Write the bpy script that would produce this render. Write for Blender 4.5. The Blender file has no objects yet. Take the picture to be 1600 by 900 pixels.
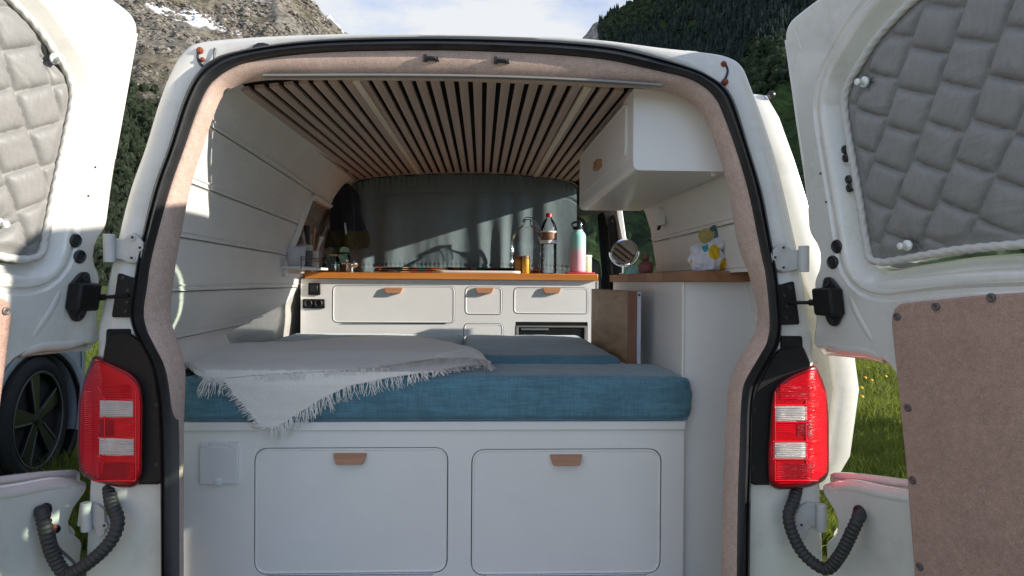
import bpy, bmesh, math, random
import numpy as np
from math import sin, cos, pi, radians, atan, tan, sqrt, exp
from mathutils import Vector, Matrix, noise as mnoise
from mathutils.geometry import tessellate_polygon

SC = bpy.context.scene
COL = SC.collection
random.seed(7)
RNG = np.random.default_rng(7)

# ------------------------------------------------------------------ camera
# The builder works in metres with the lens at the origin: x right, y into the van, z up.
# Everything is lifted by ZC (lens height above the grass) when it is linked.
ZC = 1.30
FPX = 1067.0
PSI, TH, RHO = atan(48 / FPX), 8 / FPX, radians(.4)
FW = np.array([sin(PSI) * cos(TH), cos(PSI) * cos(TH), -sin(TH)])
_r = np.array([cos(PSI), -sin(PSI), 0]); _u = np.cross(_r, FW)
RT = _r * cos(RHO) + _u * sin(RHO)
UP = np.cross(RT, FW)
cam = bpy.data.cameras.new("camera")
cam.sensor_width = 36.0
cam.lens = FPX * 36.0 / 1600.0
cam.clip_start = 0.05
cam.clip_end = 9000
camo = bpy.data.objects.new("camera", cam)
COL.objects.link(camo)
camo.matrix_world = Matrix(((RT[0], UP[0], -FW[0], 0), (RT[1], UP[1], -FW[1], 0), (RT[2], UP[2], -FW[2], ZC), (0, 0, 0, 1)))
SC.camera = camo

# ------------------------------------------------------------------ light
SUN_EL, SUN_AZ = radians(17.0), radians(104.8)          # azimuth from +y towards +x
S = Vector((sin(SUN_AZ) * cos(SUN_EL), cos(SUN_AZ) * cos(SUN_EL), sin(SUN_EL)))
SKY_STRENGTH, SUN_STRENGTH, EXPOSURE = 0.115, 2.5, 1.63
sl = bpy.data.lights.new("sun", 'SUN')
sl.energy = SUN_STRENGTH; sl.angle = radians(.55); sl.color = (1, .92, .80)
so = bpy.data.objects.new("sun", sl); COL.objects.link(so)
so.rotation_euler = S.to_track_quat('Z', 'Y').to_euler()
so.location = S * 50

w = bpy.data.worlds.new("World"); SC.world = w; w.use_nodes = True
nt = w.node_tree; nt.nodes.clear()
def N(tree, typ, **kw):
    n = tree.nodes.new(typ)
    for k, v in kw.items():
        if k in ('op',): n.operation = v
        elif hasattr(n, k) and not k.startswith('i_'): setattr(n, k, v)
    return n
L = lambda t, a, b: t.links.new(a, b)
out = N(nt, 'ShaderNodeOutputWorld'); bg = N(nt, 'ShaderNodeBackground')
sky = N(nt, 'ShaderNodeTexSky'); sky.sky_type = 'NISHITA'; sky.sun_disc = False
sky.sun_elevation = SUN_EL; sky.sun_rotation = SUN_AZ
sky.altitude = 2500; sky.air_density = .8; sky.dust_density = .05; sky.ozone_density = 2.2
tc = N(nt, 'ShaderNodeTexCoord'); mp = N(nt, 'ShaderNodeMapping'); mp.inputs['Scale'].default_value = (1, 1, 2.6)
mp.inputs['Location'].default_value = (.62, .1, .3)
nz = N(nt, 'ShaderNodeTexNoise'); nz.inputs['Scale'].default_value = 2.3; nz.inputs['Detail'].default_value = 9; nz.inputs['Roughness'].default_value = .58
rp = N(nt, 'ShaderNodeValToRGB'); rp.color_ramp.elements[0].position = .40; rp.color_ramp.elements[1].position = .60
mx = N(nt, 'ShaderNodeMix', data_type='RGBA')
mx.inputs[7].default_value = (2.4, 2.47, 2.58, 1)
L(nt, tc.outputs['Generated'], mp.inputs[0]); L(nt, mp.outputs[0], nz.inputs['Vector']); L(nt, nz.outputs['Fac'], rp.inputs[0])
L(nt, rp.outputs[0], mx.inputs[0]); L(nt, sky.outputs[0], mx.inputs[6]); L(nt, mx.outputs[2], bg.inputs[0])
bg.inputs[1].default_value = SKY_STRENGTH
L(nt, bg.outputs[0], out.inputs[0])
SC.view_settings.view_transform = 'Standard'; SC.view_settings.look = 'None'
SC.view_settings.gamma = 1; SC.view_settings.exposure = EXPOSURE
SC.render.engine = 'CYCLES'
SC.cycles.diffuse_bounces = 6; SC.cycles.max_bounces = 12; SC.cycles.transparent_max_bounces = 12
SC.cycles.caustics_reflective = False; SC.cycles.caustics_refractive = False
SC.cycles.sample_clamp_indirect = 6

# ------------------------------------------------------------------ geometry helpers
def at(px, py, Y=None, X=None, Z=None, plane=None):
    """the point of a real plane that a photo pixel looks at (lens at the origin)"""
    d = FW + RT * (px - 800) / FPX + UP * (450 - py) / FPX
    if Y is not None: return d * (Y / d[1])
    if X is not None: return d * (X / d[0])
    if Z is not None: return d * (Z / d[2])
    p, n = plane
    return d * (np.dot(n, p) / np.dot(n, d))

def V3(*a): return np.array(a, float)

class MB:
    def __init__(s): s.v = []; s.f = []; s.uv = None
    def add(s, vs, fs):
        o = len(s.v); s.v.extend([tuple(map(float, p)) for p in vs]); s.f.extend([tuple(i + o for i in f) for f in fs]); return o
    def box(s, x0, x1, y0, y1, z0, z1):
        s.add([(x, y, z) for z in (z0, z1) for y in (y0, y1) for x in (x0, x1)],
              [(0, 2, 3, 1), (4, 5, 7, 6), (0, 1, 5, 4), (2, 6, 7, 3), (0, 4, 6, 2), (1, 3, 7, 5)]); return s
    def obox(s, c, ax, ay, az):
        c, ax, ay, az = map(lambda q: np.array(q, float), (c, ax, ay, az))
        s.add([c + i * ax + j * ay + k * az for k in (-1, 1) for j in (-1, 1) for i in (-1, 1)],
              [(0, 2, 3, 1), (4, 5, 7, 6), (0, 1, 5, 4), (2, 6, 7, 3), (0, 4, 6, 2), (1, 3, 7, 5)]); return s
    def prism(s, poly, vec):
        poly = [np.array(p, float) for p in poly]; vec = np.array(vec, float); n = len(poly)
        vs = poly + [p + vec for p in poly]
        s.add(vs, [tuple(range(n)), tuple(range(2 * n - 1, n - 1, -1))] + [(i, i + n, (i + 1) % n + n, (i + 1) % n) for i in range(n)]); return s
    def loft(s, loops, closed=True, cap0=False, cap1=False):
        n = len(loops[0]); vs = [p for l in loops for p in l]; fs = []
        for k in range(len(loops) - 1):
            for i in range(n if closed else n - 1):
                j = (i + 1) % n
                fs.append((k * n + i, k * n + j, (k + 1) * n + j, (k + 1) * n + i))
        if cap0: fs.append(tuple(range(n - 1, -1, -1)))
        if cap1: fs.append(tuple((len(loops) - 1) * n + i for i in range(n)))
        s.add(vs, fs); return s
    def grid(s, fn, nu, nv):
        return s.loft([[fn(i / nu, j / nv) for i in range(nu + 1)] for j in range(nv + 1)], closed=False)
    def tube(s, path, r, n=8, closed=False, caps=True, tw=0, tf=1.):
        path = [np.array(p, float) for p in path]; m = len(path); loops = []
        prev = None
        for i in range(m):
            a = path[(i - 1) % m] if closed or i > 0 else path[i]
            b = path[(i + 1) % m] if closed or i < m - 1 else path[i]
            t = b - a; t /= np.linalg.norm(t) + 1e-12
            if prev is None:
                q = np.cross(t, (0, 0, 1.)); q = np.cross(t, (1., 0, 0)) if np.linalg.norm(q) < .1 else q
            else:
                q = prev - t * np.dot(prev, t)
            q /= np.linalg.norm(q) + 1e-12; prev = q; e = np.cross(t, q)
            rr = r[i] if hasattr(r, '__len__') else r
            loops.append([path[i] + rr * (1 + (tw * cos(3 * 2 * pi * k / n - i * tf) if tw else 0)) * (cos(2 * pi * k / n) * q + sin(2 * pi * k / n) * e) for k in range(n)])
        if closed: loops.append(loops[0])
        return s.loft(loops, True, caps and not closed, caps and not closed)
    def lathe(s, prof, c, n=24, ax=(0, 0, 1)):
        c = np.array(c, float); ax = np.array(ax, float); ax /= np.linalg.norm(ax)
        q = np.cross(ax, (0, 1., 0)); q = np.cross(ax, (1., 0, 0)) if np.linalg.norm(q) < .1 else q
        q /= np.linalg.norm(q); e = np.cross(ax, q)
        return s.loft([[c + ax * h + r * (cos(2 * pi * k / n) * q + sin(2 * pi * k / n) * e) for k in range(n)] for r, h in prof], True, True, True)
    def build(s, name, mat, parent=None, bevel=0, seg=2, ang=35, flat=False):
        root = parent
        while root is not None and root.parent is not None: root = root.parent
        off = Vector(root.location) if root is not None else Vector((0, 0, 0))
        me = bpy.data.meshes.new(name)
        vs = np.array(s.v, float)
        vs[:, 2] += ZC
        vs -= np.array(off)
        me.from_pydata([tuple(p) for p in vs], [], s.f)
        bm = bmesh.new(); bm.from_mesh(me)
        bmesh.ops.recalc_face_normals(bm, faces=bm.faces[:])
        bm.to_mesh(me); bm.free()
        me.update()
        if not flat:
            me.shade_smooth(); me.set_sharp_from_angle(angle=radians(ang))
        o = bpy.data.objects.new(name, me); COL.objects.link(o)
        if mat is not None: me.materials.append(mat)
        if parent is not None: o.parent = parent
        if bevel:
            b = o.modifiers.new('bevel', 'BEVEL'); b.width = bevel; b.segments = seg; b.limit_method = 'ANGLE'; b.angle_limit = radians(40)
        return o

def thing(name, label, cat, loc, group=None):
    o = bpy.data.objects.new(name, None); COL.objects.link(o)
    o.location = (loc[0], loc[1], loc[2] + ZC); o.empty_display_size = .1
    return tag(o, label, cat, group)
def tag(o, label, cat, group=None):
    o['label'] = label; o['category'] = cat
    if group: o['group'] = group
    return o
def kind(o, k): o['kind'] = k; return o

def smooth_poly(pts, r, n=5, closed=True):
    """round the corners of a polygon (any dimension)"""
    pts = [np.array(p, float) for p in pts]; m = len(pts); res = []
    for i in range(m):
        if not closed and i in (0, m - 1): res.append(pts[i]); continue
        a, b, c = pts[i - 1], pts[i], pts[(i + 1) % m]
        da, dc = a - b, c - b; la, lc = np.linalg.norm(da), np.linalg.norm(dc)
        rr = r[i] if hasattr(r, '__len__') else r
        t = min(rr, la * .48, lc * .48)
        p, q = b + da / la * t, b + dc / lc * t
        for k in range(n + 1):
            u = k / n; res.append((1 - u) ** 2 * p + 2 * u * (1 - u) * b + u * u * q)
    return res
def resample(pts, n, closed=True):
    pts = np.array(pts, float)
    if closed: pts = np.vstack([pts, pts[:1]])
    d = np.r_[0, np.cumsum(np.linalg.norm(np.diff(pts, axis=0), axis=1))]
    t = np.linspace(0, d[-1], n + 1)[:-1] if closed else np.linspace(0, d[-1], n)
    return np.stack([np.interp(t, d, pts[:, k]) for k in range(pts.shape[1])], 1)
def offset_poly(p, d, clean=False):
    """inward (d>0) offset of a 2-d closed polygon"""
    p = np.array(p, float)
    area = .5 * np.sum(p[:, 0] * np.roll(p[:, 1], -1) - np.roll(p[:, 0], -1) * p[:, 1])
    t = np.roll(p, -1, 0) - np.roll(p, 1, 0); t /= np.linalg.norm(t, axis=1)[:, None] + 1e-12
    nrm = np.stack([-t[:, 1], t[:, 0]], 1) * (1 if area > 0 else -1)
    o = p + nrm * d
    if clean:
        A, B = p, np.roll(p, -1, 0); ab = B - A; l2 = (ab ** 2).sum(1) + 1e-12
        ok = []
        for q in o:
            tt = np.clip(((q - A) * ab).sum(1) / l2, 0, 1); ok.append(np.sqrt((((A + ab * tt[:, None]) - q) ** 2).sum(1).min()) > .985 * abs(d))
        good = [i for i in range(len(o)) if ok[i]]; n = len(o)
        for i in range(n):
            if not ok[i]:
                j = min(good, key=lambda g: min((g - i) % n, (i - g) % n)); o[i] = o[j]
    return o
def dedupe(p):
    p = np.array(p); keep = [i for i in range(len(p)) if np.linalg.norm(p[i] - p[i - 1]) > 1e-5]; return p[keep]
def tess(mb, outer, holes, f3):
    """fill a 2-d polygon with holes, mapped to 3-d by f3(u, v)"""
    rings = [[Vector((q[0], q[1], 0)) for q in outer]] + [[Vector((q[0], q[1], 0)) for q in h] for h in holes]
    flat = [q for r in rings for q in r]
    mb.add([f3(q.x, q.y) for q in flat], [tuple(t) for t in tessellate_polygon(rings)])
def dome(mb, poly2, f3, rings):
    """concentric rings of a 2-d polygon towards its centroid; rings = [(scale, h)], f3(u, v, h)"""
    p = np.array(poly2, float); c = p.mean(0); lo = []
    for sc, h in rings: lo.append([f3(*(c + (q - c) * sc), h) for q in p])
    mb.loft(lo, True, False, True); return mb
def rrect(x0, x1, z0, z1, r, n=6):
    return smooth_poly([(x0, z0), (x1, z0), (x1, z1), (x0, z1)], r, n)
def crom(P, n):
    """Catmull-Rom through rows of P, n points per span"""
    P = np.array(P, float); res = []
    for i in range(len(P) - 1):
        a, b, c, d = P[max(i - 1, 0)], P[i], P[i + 1], P[min(i + 2, len(P) - 1)]
        for k in range(n):
            t = k / n
            res.append(.5 * ((2 * b) + (c - a) * t + (2 * a - 5 * b + 4 * c - d) * t * t + (-a + 3 * b - 3 * c + d) * t ** 3))
    res.append(P[-1]); return np.array(res)
def nz3(x, y, z=0): return mnoise.noise(Vector((x, y, z)))
def fbm(x, y, z=0, o=4):
    a, r, f = 1, 0, 1
    for _ in range(o): r += a * mnoise.noise(Vector((x * f, y * f, z * f))); a *= .5; f *= 2.03
    return r
def sstep(a, b, x):
    t = min(1, max(0, (x - a) / (b - a))); return t * t * (3 - 2 * t)

# ------------------------------------------------------------------ materials
def M(name, col, rough=.5, var=.12, scale=6, bump=0., bscale=120, metal=0, coat=0, spec=.5, stretch=(1, 1, 1), bstretch=(1, 1, 1), rvar=.08, sheen=0, col2=None, detail=5):
    m = bpy.data.materials.new(name); m.use_nodes = True; t = m.node_tree
    b = t.nodes['Principled BSDF']
    b.inputs['Roughness'].default_value = rough; b.inputs['Metallic'].default_value = metal
    b.inputs['Coat Weight'].default_value = coat; b.inputs['Coat Roughness'].default_value = .12
    b.inputs['Specular IOR Level'].default_value = spec; b.inputs['Sheen Weight'].default_value = sheen
    tc = N(t, 'ShaderNodeTexCoord'); mp = N(t, 'ShaderNodeMapping'); mp.inputs['Scale'].default_value = stretch
    L(t, tc.outputs['Object'], mp.inputs[0])
    n1 = N(t, 'ShaderNodeTexNoise'); n1.inputs['Scale'].default_value = scale; n1.inputs['Detail'].default_value = detail; n1.inputs['Roughness'].default_value = .6
    L(t, mp.outputs[0], n1.inputs['Vector'])
    r = N(t, 'ShaderNodeValToRGB'); r.color_ramp.elements[0].position = .3; r.color_ramp.elements[1].position = .7
    c = np.array(col, float)
    if col2 is None: lo, hi = c * (1 - var), np.minimum(c * (1 + var), .95)
    else: lo, hi = c, np.array(col2, float)
    r.color_ramp.elements[0].color = (*lo, 1); r.color_ramp.elements[1].color = (*hi, 1)
    L(t, n1.outputs['Fac'], r.inputs[0]); L(t, r.outputs[0], b.inputs['Base Color'])
    if rvar:
        ma = N(t, 'ShaderNodeMapRange'); ma.inputs[3].default_value = max(0, rough - rvar); ma.inputs[4].default_value = min(1, rough + rvar)
        L(t, n1.outputs['Fac'], ma.inputs[0]); L(t, ma.outputs[0], b.inputs['Roughness'])
    if bump:
        m2 = N(t, 'ShaderNodeMapping'); m2.inputs['Scale'].default_value = bstretch; L(t, tc.outputs['Object'], m2.inputs[0])
        n2 = N(t, 'ShaderNodeTexNoise'); n2.inputs['Scale'].default_value = bscale; n2.inputs['Detail'].default_value = 3
        L(t, m2.outputs[0], n2.inputs['Vector'])
        bp = N(t, 'ShaderNodeBump'); bp.inputs['Strength'].default_value = bump; bp.inputs['Distance'].default_value = .003
        L(t, n2.outputs['Fac'], bp.inputs['Height']); L(t, bp.outputs[0], b.inputs['Normal'])
    return m
def nodes(m): return m.node_tree, m.node_tree.nodes['Principled BSDF']
def base_link(m):
    t, b = nodes(m); return t, b, b.inputs['Base Color'].links[0].from_socket

paint = M('white_paint', (.66, .65, .61), .26, .03, 3, .04, 30, coat=1)
def dirt(m, amount=.5, col=(.30, .25, .19), scale=7, lo=.56, hi=.75):
    t, b, src = base_link(m)
    tc = N(t, 'ShaderNodeTexCoord'); n = N(t, 'ShaderNodeTexNoise'); n.inputs['Scale'].default_value = scale; n.inputs['Detail'].default_value = 11; n.inputs['Roughness'].default_value = .72
    L(t, tc.outputs['Object'], n.inputs['Vector'])
    r = N(t, 'ShaderNodeValToRGB'); r.color_ramp.elements[0].position = lo; r.color_ramp.elements[1].position = hi
    r.color_ramp.elements[1].color = (amount,) * 3 + (1,)
    L(t, n.outputs['Fac'], r.inputs[0])
    x = N(t, 'ShaderNodeMix', data_type='RGBA'); x.inputs[7].default_value = (*col, 1)
    L(t, r.outputs[0], x.inputs[0]); L(t, src, x.inputs[6]); L(t, x.outputs[2], b.inputs['Base Color'])
dirt(paint, .42, lo=.50, hi=.82)
rubber = M('black_rubber', (.016, .017, .019), .34, .3, 20, .08, 200)
plastic = M('black_plastic', (.007, .007, .0075), .5, .3, 20, .15, 500, spec=.3)
plastic_soft = M('dark_grey_plastic', (.030, .030, .031), .6, .15, 20, .2, 500)
grey_metal = M('grey_painted_metal', (.50, .50, .49), .42, .08, 20, .05, 60)
dirt(grey_metal, .35, (.2, .17, .14), 30)
chrome = M('chrome', (.85, .85, .86), .06, .02, 8, metal=1, rvar=.02)
steel = M('steel', (.55, .55, .56), .3, .05, 30, metal=1)
alu = M('aluminium', (.27, .255, .235), .55, .06, 20, metal=.5)
screw_m = M('dull_screw', (.13, .12, .115), .5, .1, 40, metal=.3)
def felt_mat(name, col, col2):
    m = M(name, col, .97, 0, 330, .6, 520, spec=.1, col2=col2, detail=6, sheen=.15, rvar=0)
    t, b, src = base_link(m)
    tc = N(t, 'ShaderNodeTexCoord'); n = N(t, 'ShaderNodeTexNoise'); n.inputs['Scale'].default_value = 70; n.inputs['Detail'].default_value = 4
    L(t, tc.outputs['Object'], n.inputs['Vector'])
    x = N(t, 'ShaderNodeMix', data_type='RGBA', blend_type='OVERLAY'); x.inputs[0].default_value = .22
    L(t, src, x.inputs[6]); L(t, n.outputs['Fac'], x.inputs[7])
    n2 = N(t, 'ShaderNodeTexNoise'); n2.inputs['Scale'].default_value = 11; n2.inputs['Detail'].default_value = 5; L(t, tc.outputs['Object'], n2.inputs['Vector'])
    mr = N(t, 'ShaderNodeMapRange'); mr.inputs[1].default_value = .35; mr.inputs[2].default_value = .65; mr.inputs[3].default_value = .94; mr.inputs[4].default_value = 1.05; L(t, n2.outputs['Fac'], mr.inputs[0])
    y = N(t, 'ShaderNodeMix', data_type='RGBA', blend_type='MULTIPLY'); y.inputs[0].default_value = 1; L(t, x.outputs[2], y.inputs[6]); L(t, mr.outputs[0], y.inputs[7]); L(t, y.outputs[2], b.inputs['Base Color'])
    return m
felt = felt_mat('rose_beige_felt', (.32, .20, .16), (.53, .365, .30))
felt_light = felt_mat('rose_beige_lining', (.42, .29, .235), (.64, .49, .42))
lacquer = M('white_lacquer', (.82, .805, .785), .45, .025, 4, .03, 90, coat=.1)
dirt(lacquer, .09, (.35, .33, .30), 3.5, .5, .8)
panel_white = M('white_wall_board', (.77, .755, .725), .55, .05, 5, .55, 30, bstretch=(1, .12, 4))
gap_dark = M('dark_gap', (.02, .02, .02), .8, .1)
def wood(name, a, b2, scale=10, stretch=(1, .08, 1), rough=.45, bump=.08, coat=0):
    return M(name, a, rough, 0, scale, bump, scale * 3, stretch=stretch, bstretch=stretch, col2=b2, detail=9, coat=coat)
slat_wood = wood('greyed_walnut_veneer', (.36, .265, .22), (.60, .47, .40), 60, (1, .02, 1), .6, .12)
strip_wood = wood('pale_strip', (.70, .62, .49), (.84, .76, .62), 40, (1, .03, 1), .4, .03)
pine = wood('oiled_pine', (.50, .165, .025), (.74, .28, .05), 22, (.06, 1, 1), .4, .05, 0)
handle_wood = wood('beech_handle', (.35, .165, .085), (.47, .24, .13), 60, (.08, 1, 1), .45, .05)
block_wood = wood('oak_block', (.22, .095, .045), (.38, .18, .09), 26, (1, .25, 1), .5, .1)
block_wood2 = wood('oak_block_pale', (.31, .15, .08), (.47, .26, .145), 26, (1, .25, 1), .5, .1)
board_wood = wood('weathered_board', (.24, .135, .072), (.52, .34, .20), 16, (1, .3, 2.2), .55, .1)
board_edge = wood('board_end', (.17, .065, .032), (.27, .115, .06), 30, (1, 1, .1), .5, .1)
def weave(m, strength=.35, sc=420, lo=.72, hi=1.3):
    t, b = nodes(m); tc = N(t, 'ShaderNodeTexCoord'); hs = []
    for st in ((1, .05, .05), (.05, .05, 1), (.05, 1, .05)):
        mp = N(t, 'ShaderNodeMapping'); mp.inputs['Scale'].default_value = st; n = N(t, 'ShaderNodeTexNoise'); n.inputs['Scale'].default_value = sc; n.inputs['Detail'].default_value = 2
        L(t, tc.outputs['Object'], mp.inputs[0]); L(t, mp.outputs[0], n.inputs['Vector']); hs.append(n.outputs['Fac'])
    a = N(t, 'ShaderNodeMath', op='ADD'); L(t, hs[0], a.inputs[0]); L(t, hs[1], a.inputs[1])
    a2 = N(t, 'ShaderNodeMath', op='ADD'); L(t, a.outputs[0], a2.inputs[0]); L(t, hs[2], a2.inputs[1])
    bp = N(t, 'ShaderNodeBump'); bp.inputs['Strength'].default_value = strength; bp.inputs['Distance'].default_value = .002
    L(t, a2.outputs[0], bp.inputs['Height']); L(t, bp.outputs[0], b.inputs['Normal'])
    src = b.inputs['Base Color'].links[0].from_socket
    mr = N(t, 'ShaderNodeMapRange'); mr.inputs[1].default_value = 1.2; mr.inputs[2].default_value = 1.8; mr.inputs[3].default_value = lo; mr.inputs[4].default_value = hi
    L(t, a2.outputs[0], mr.inputs[0])
    x = N(t, 'ShaderNodeMix', data_type='RGBA', blend_type='MULTIPLY'); x.inputs[0].default_value = 1
    L(t, src, x.inputs[6]); L(t, mr.outputs[0], x.inputs[7]); L(t, x.outputs[2], b.inputs['Base Color'])
blue_linen = M('blue_linen', (.095, .215, .28), .85, .14, 7, spec=.25, sheen=.4); weave(blue_linen, .45, 420, .80, 1.2)
throw_cloth = M('grey_throw_cloth', (.82, .79, .74), .95, .05, 240, .8, 300, spec=.15, sheen=.6)
fringe_mat = M('fringe_yarn', (.76, .745, .72), .9, .1, 40)
quilt_mat = M('silver_grey_quilt', (.235, .23, .222), .5, .05, 12, spec=.35, sheen=.1); weave(quilt_mat, .08, 500, .93, 1.07)
piping_mat = M('white_piping', (.56, .545, .515), .8, .06, 30, .6, 160)
glass_tint = bpy.data.materials.new('tinted_glass'); glass_tint.use_nodes = True
t = glass_tint.node_tree; t.nodes.clear()
o_ = N(t, 'ShaderNodeOutputMaterial'); tr = N(t, 'ShaderNodeBsdfTransparent'); tr.inputs[0].default_value = (.62, .78, .66, 1)
gl = N(t, 'ShaderNodeBsdfGlossy'); gl.inputs['Roughness'].default_value = .03; mxs = N(t, 'ShaderNodeMixShader'); fr = N(t, 'ShaderNodeFresnel')
L(t, fr.outputs[0], mxs.inputs[0]); L(t, tr.outputs[0], mxs.inputs[1]); L(t, gl.outputs[0], mxs.inputs[2]); L(t, mxs.outputs[0], o_.inputs[0])
def clear_mat(name, tint):
    m = bpy.data.materials.new(name); m.use_nodes = True; t = m.node_tree; t.nodes.clear()
    o_ = N(t, 'ShaderNodeOutputMaterial'); tr = N(t, 'ShaderNodeBsdfTransparent'); tr.inputs[0].default_value = (*tint, 1)
    gl = N(t, 'ShaderNodeBsdfGlossy'); gl.inputs['Roughness'].default_value = .06; x = N(t, 'ShaderNodeMixShader')
    lw = N(t, 'ShaderNodeLayerWeight'); lw.inputs[0].default_value = .35
    tc = N(t, 'ShaderNodeTexCoord'); n = N(t, 'ShaderNodeTexNoise'); n.inputs['Scale'].default_value = 60; L(t, tc.outputs['Object'], n.inputs['Vector'])
    bp = N(t, 'ShaderNodeBump'); bp.inputs['Strength'].default_value = .4; bp.inputs['Distance'].default_value = .004
    L(t, n.outputs['Fac'], bp.inputs['Height']); L(t, bp.outputs[0], gl.inputs['Normal'])
    L(t, lw.outputs['Fresnel'], x.inputs[0]); L(t, tr.outputs[0], x.inputs[1]); L(t, gl.outputs[0], x.inputs[2]); L(t, x.outputs[0], o_.inputs[0])
    return m
pet = clear_mat('clear_plastic', (.97, .98, .98))
jar_glass = clear_mat('jar_glass', (.80, .88, .88))
red_lens = M('red_lens', (.54, .003, .010), .2, .08, 20, .4, 60, coat=.06, spec=.22, bstretch=(.3, .3, 9))
red_bright = M('red_lens_rib', (.75, .006, .02), .2, .05, 20, coat=.3)
white_lens = M('clear_lens', (.50, .46, .44), .22, .15, 30, 1.0, 70, coat=.6, bstretch=(.2, .2, 9))
deep_red = M('deep_red_lens', (.30, .002, .008), .25, .1, 20, .5, 90, spec=.25, bstretch=(.3, .3, 9))
dark_red = M('dark_red_trim', (.14, .004, .008), .3, .1, 20, coat=.4)

# ================================================================== land
grass_soil = M('meadow_soil', (.035, .055, .014), .95, .3, .6, .6, 30, col2=(.085, .11, .028), spec=.1)
gravel_mat = M('gravel', (.42, .40, .36), .95, .2, 12, .8, 60, spec=.15)

def ground_z(x, y):
    return -ZC + .16 * sstep(-1.5, -2.4, x) * sstep(-1, 1, y) * (1 - sstep(-7, -16, x) * .0) + .02 * nz3(x * .5, y * .5) * sstep(1, 3, abs(x) + max(0, y - 2) * .3)
mb = MB()
rad = [0, 1, 2, 3, 4, 5, 6, 7, 8, 10, 12, 15, 19, 25, 35, 50, 80, 130, 200, 320, 600, 1200, 2600]
NA = 96
mb.loft([[(r * cos(2 * pi * k / NA), r * sin(2 * pi * k / NA), ground_z(r * cos(2 * pi * k / NA), r * sin(2 * pi * k / NA))) for k in range(NA)] for r in [.02] + rad[1:]], True, True)
kind(mb.build('ground', grass_soil), 'structure')
mb = MB()
mb.grid(lambda u, v: (-14 + 28 * u, -9 + 8.6 * v + .25 * nz3(u * 9, v * 2), max(ground_z(-14 + 28 * u, -9 + 8.6 * v), -ZC) + .012 + .012 * (v < .999) * (v > .001) - .02 * (v >= .999 or v <= .001)), 60, 16)
kind(mb.build('bounce_gravel', gravel_mat), 'structure')  # unseen pale strip behind the lens, added to bounce sun into the van

# grass blades where the meadow can be seen close up
blade_mat = M('grass_blade', (.040, .080, .014), .6, 0, 3.2, col2=(.16, .20, .04), spec=.25, detail=8)
t_, b_ = nodes(blade_mat)
b_.inputs['Subsurface Weight'].default_value = 0
tl = N(t_, 'ShaderNodeBsdfTranslucent'); tl.inputs[0].default_value = (.26, .30, .045, 1); ms = N(t_, 'ShaderNodeMixShader'); ms.inputs[0].default_value = .45
L(t_, b_.outputs[0], ms.inputs[1]); L(t_, tl.outputs[0], ms.inputs[2]); L(t_, ms.outputs[0], t_.nodes['Material Output'].inputs[0])
def blades(n, xr, yr, hmin, hmax, wd):
    x = RNG.uniform(*xr, n); y = RNG.uniform(*yr, n); return x, y, RNG.uniform(hmin, hmax, n), wd
gv, gf = [], []
def add_blade(x, y, h, wd):
    z = ground_z(x, y) - .005; a = random.uniform(0, 2 * pi); ca, sa = cos(a) * wd, sin(a) * wd
    lx, ly = random.gauss(0, .35) * h, random.gauss(0, .35) * h; i = len(gv)
    gv.extend([(x - ca, y - sa, z), (x + ca, y + sa, z), (x - ca * .7 + lx * .3, y - sa * .7 + ly * .3, z + h * .6), (x + ca * .7 + lx * .3, y + sa * .7 + ly * .3, z + h * .6), (x + lx, y + ly, z + h)])
    gf.extend([(i, i + 1, i + 3, i + 2), (i + 2, i + 3, i + 4)])
for _ in range(52000):
    y = 3.2 + 10.5 * random.random() ** 1.5
    if random.random() < .72: x = random.uniform(.50, .68) * y
    else: x = -random.uniform(.52, .74) * y
    if nz3(x * 1.3, y * 1.3, 5) < random.uniform(-.7, -.1): continue
    add_blade(x, y, random.uniform(.03, .15) * (1 + 1.1 * max(0, nz3(x * .8, y * .8))), random.uniform(.003, .006) * (1 + y * .06))
for _ in range(9000):
    x, y = random.uniform(-7, 9), random.uniform(-.2, 14)
    if abs(x) < 1.25 and .6 < y < 6.5: continue
    add_blade(x, y, random.uniform(.04, .11), random.uniform(.004, .008))
g = MB(); g.v = gv; g.f = gf
o = g.build('grass', blade_mat, flat=True); kind(o, 'stuff'); tag(o, 'short green meadow grass around the parked vehicles', 'grass')

# dandelions in the grass to the right of the van
yel = M('dandelion_yellow', (.70, .42, .02), .7, .15, 60)
stem_m = M('dandelion_stem', (.10, .16, .03), .6, .1, 60)
spots = [(1346, 608), (1352, 592), (1362, 596), (1371, 580), (1384, 590), (1347, 622), (1357, 577)]
where = ['lowest in the sunlit strip, hard by the white sliding door', 'second row above the lowest, near the sliding door', 'mid-height in the sunlit strip', 'high in the strip under the door cutout', 'rightmost, close to the rear door edge', 'nearest to the viewer at the edge of the shade', 'farthest back under the door cutout']
for (px, py), wl in zip(spots, where):
    p = at(px, py, Z=-ZC + .10); gz = ground_z(p[0], p[1])
    d = thing('dandelion', 'yellow dandelion in the meadow, ' + wl, 'flower', (p[0], p[1], gz), 'dandelions in the meadow')
    m = MB(); m.tube([(p[0], p[1], gz - .01), (p[0] + .01, p[1], gz + .06), (p[0], p[1], -ZC + .11)], .004, 5); m.build('stem', stem_m, d)
    m = MB(); m.lathe([(.004, -.008), (.017, .0), (.021, .006), (.014, .012), (.002, .014)], (p[0], p[1], -ZC + .115), 9, (0.1, -.6, .8)); m.build('flower_head', yel, d)

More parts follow.
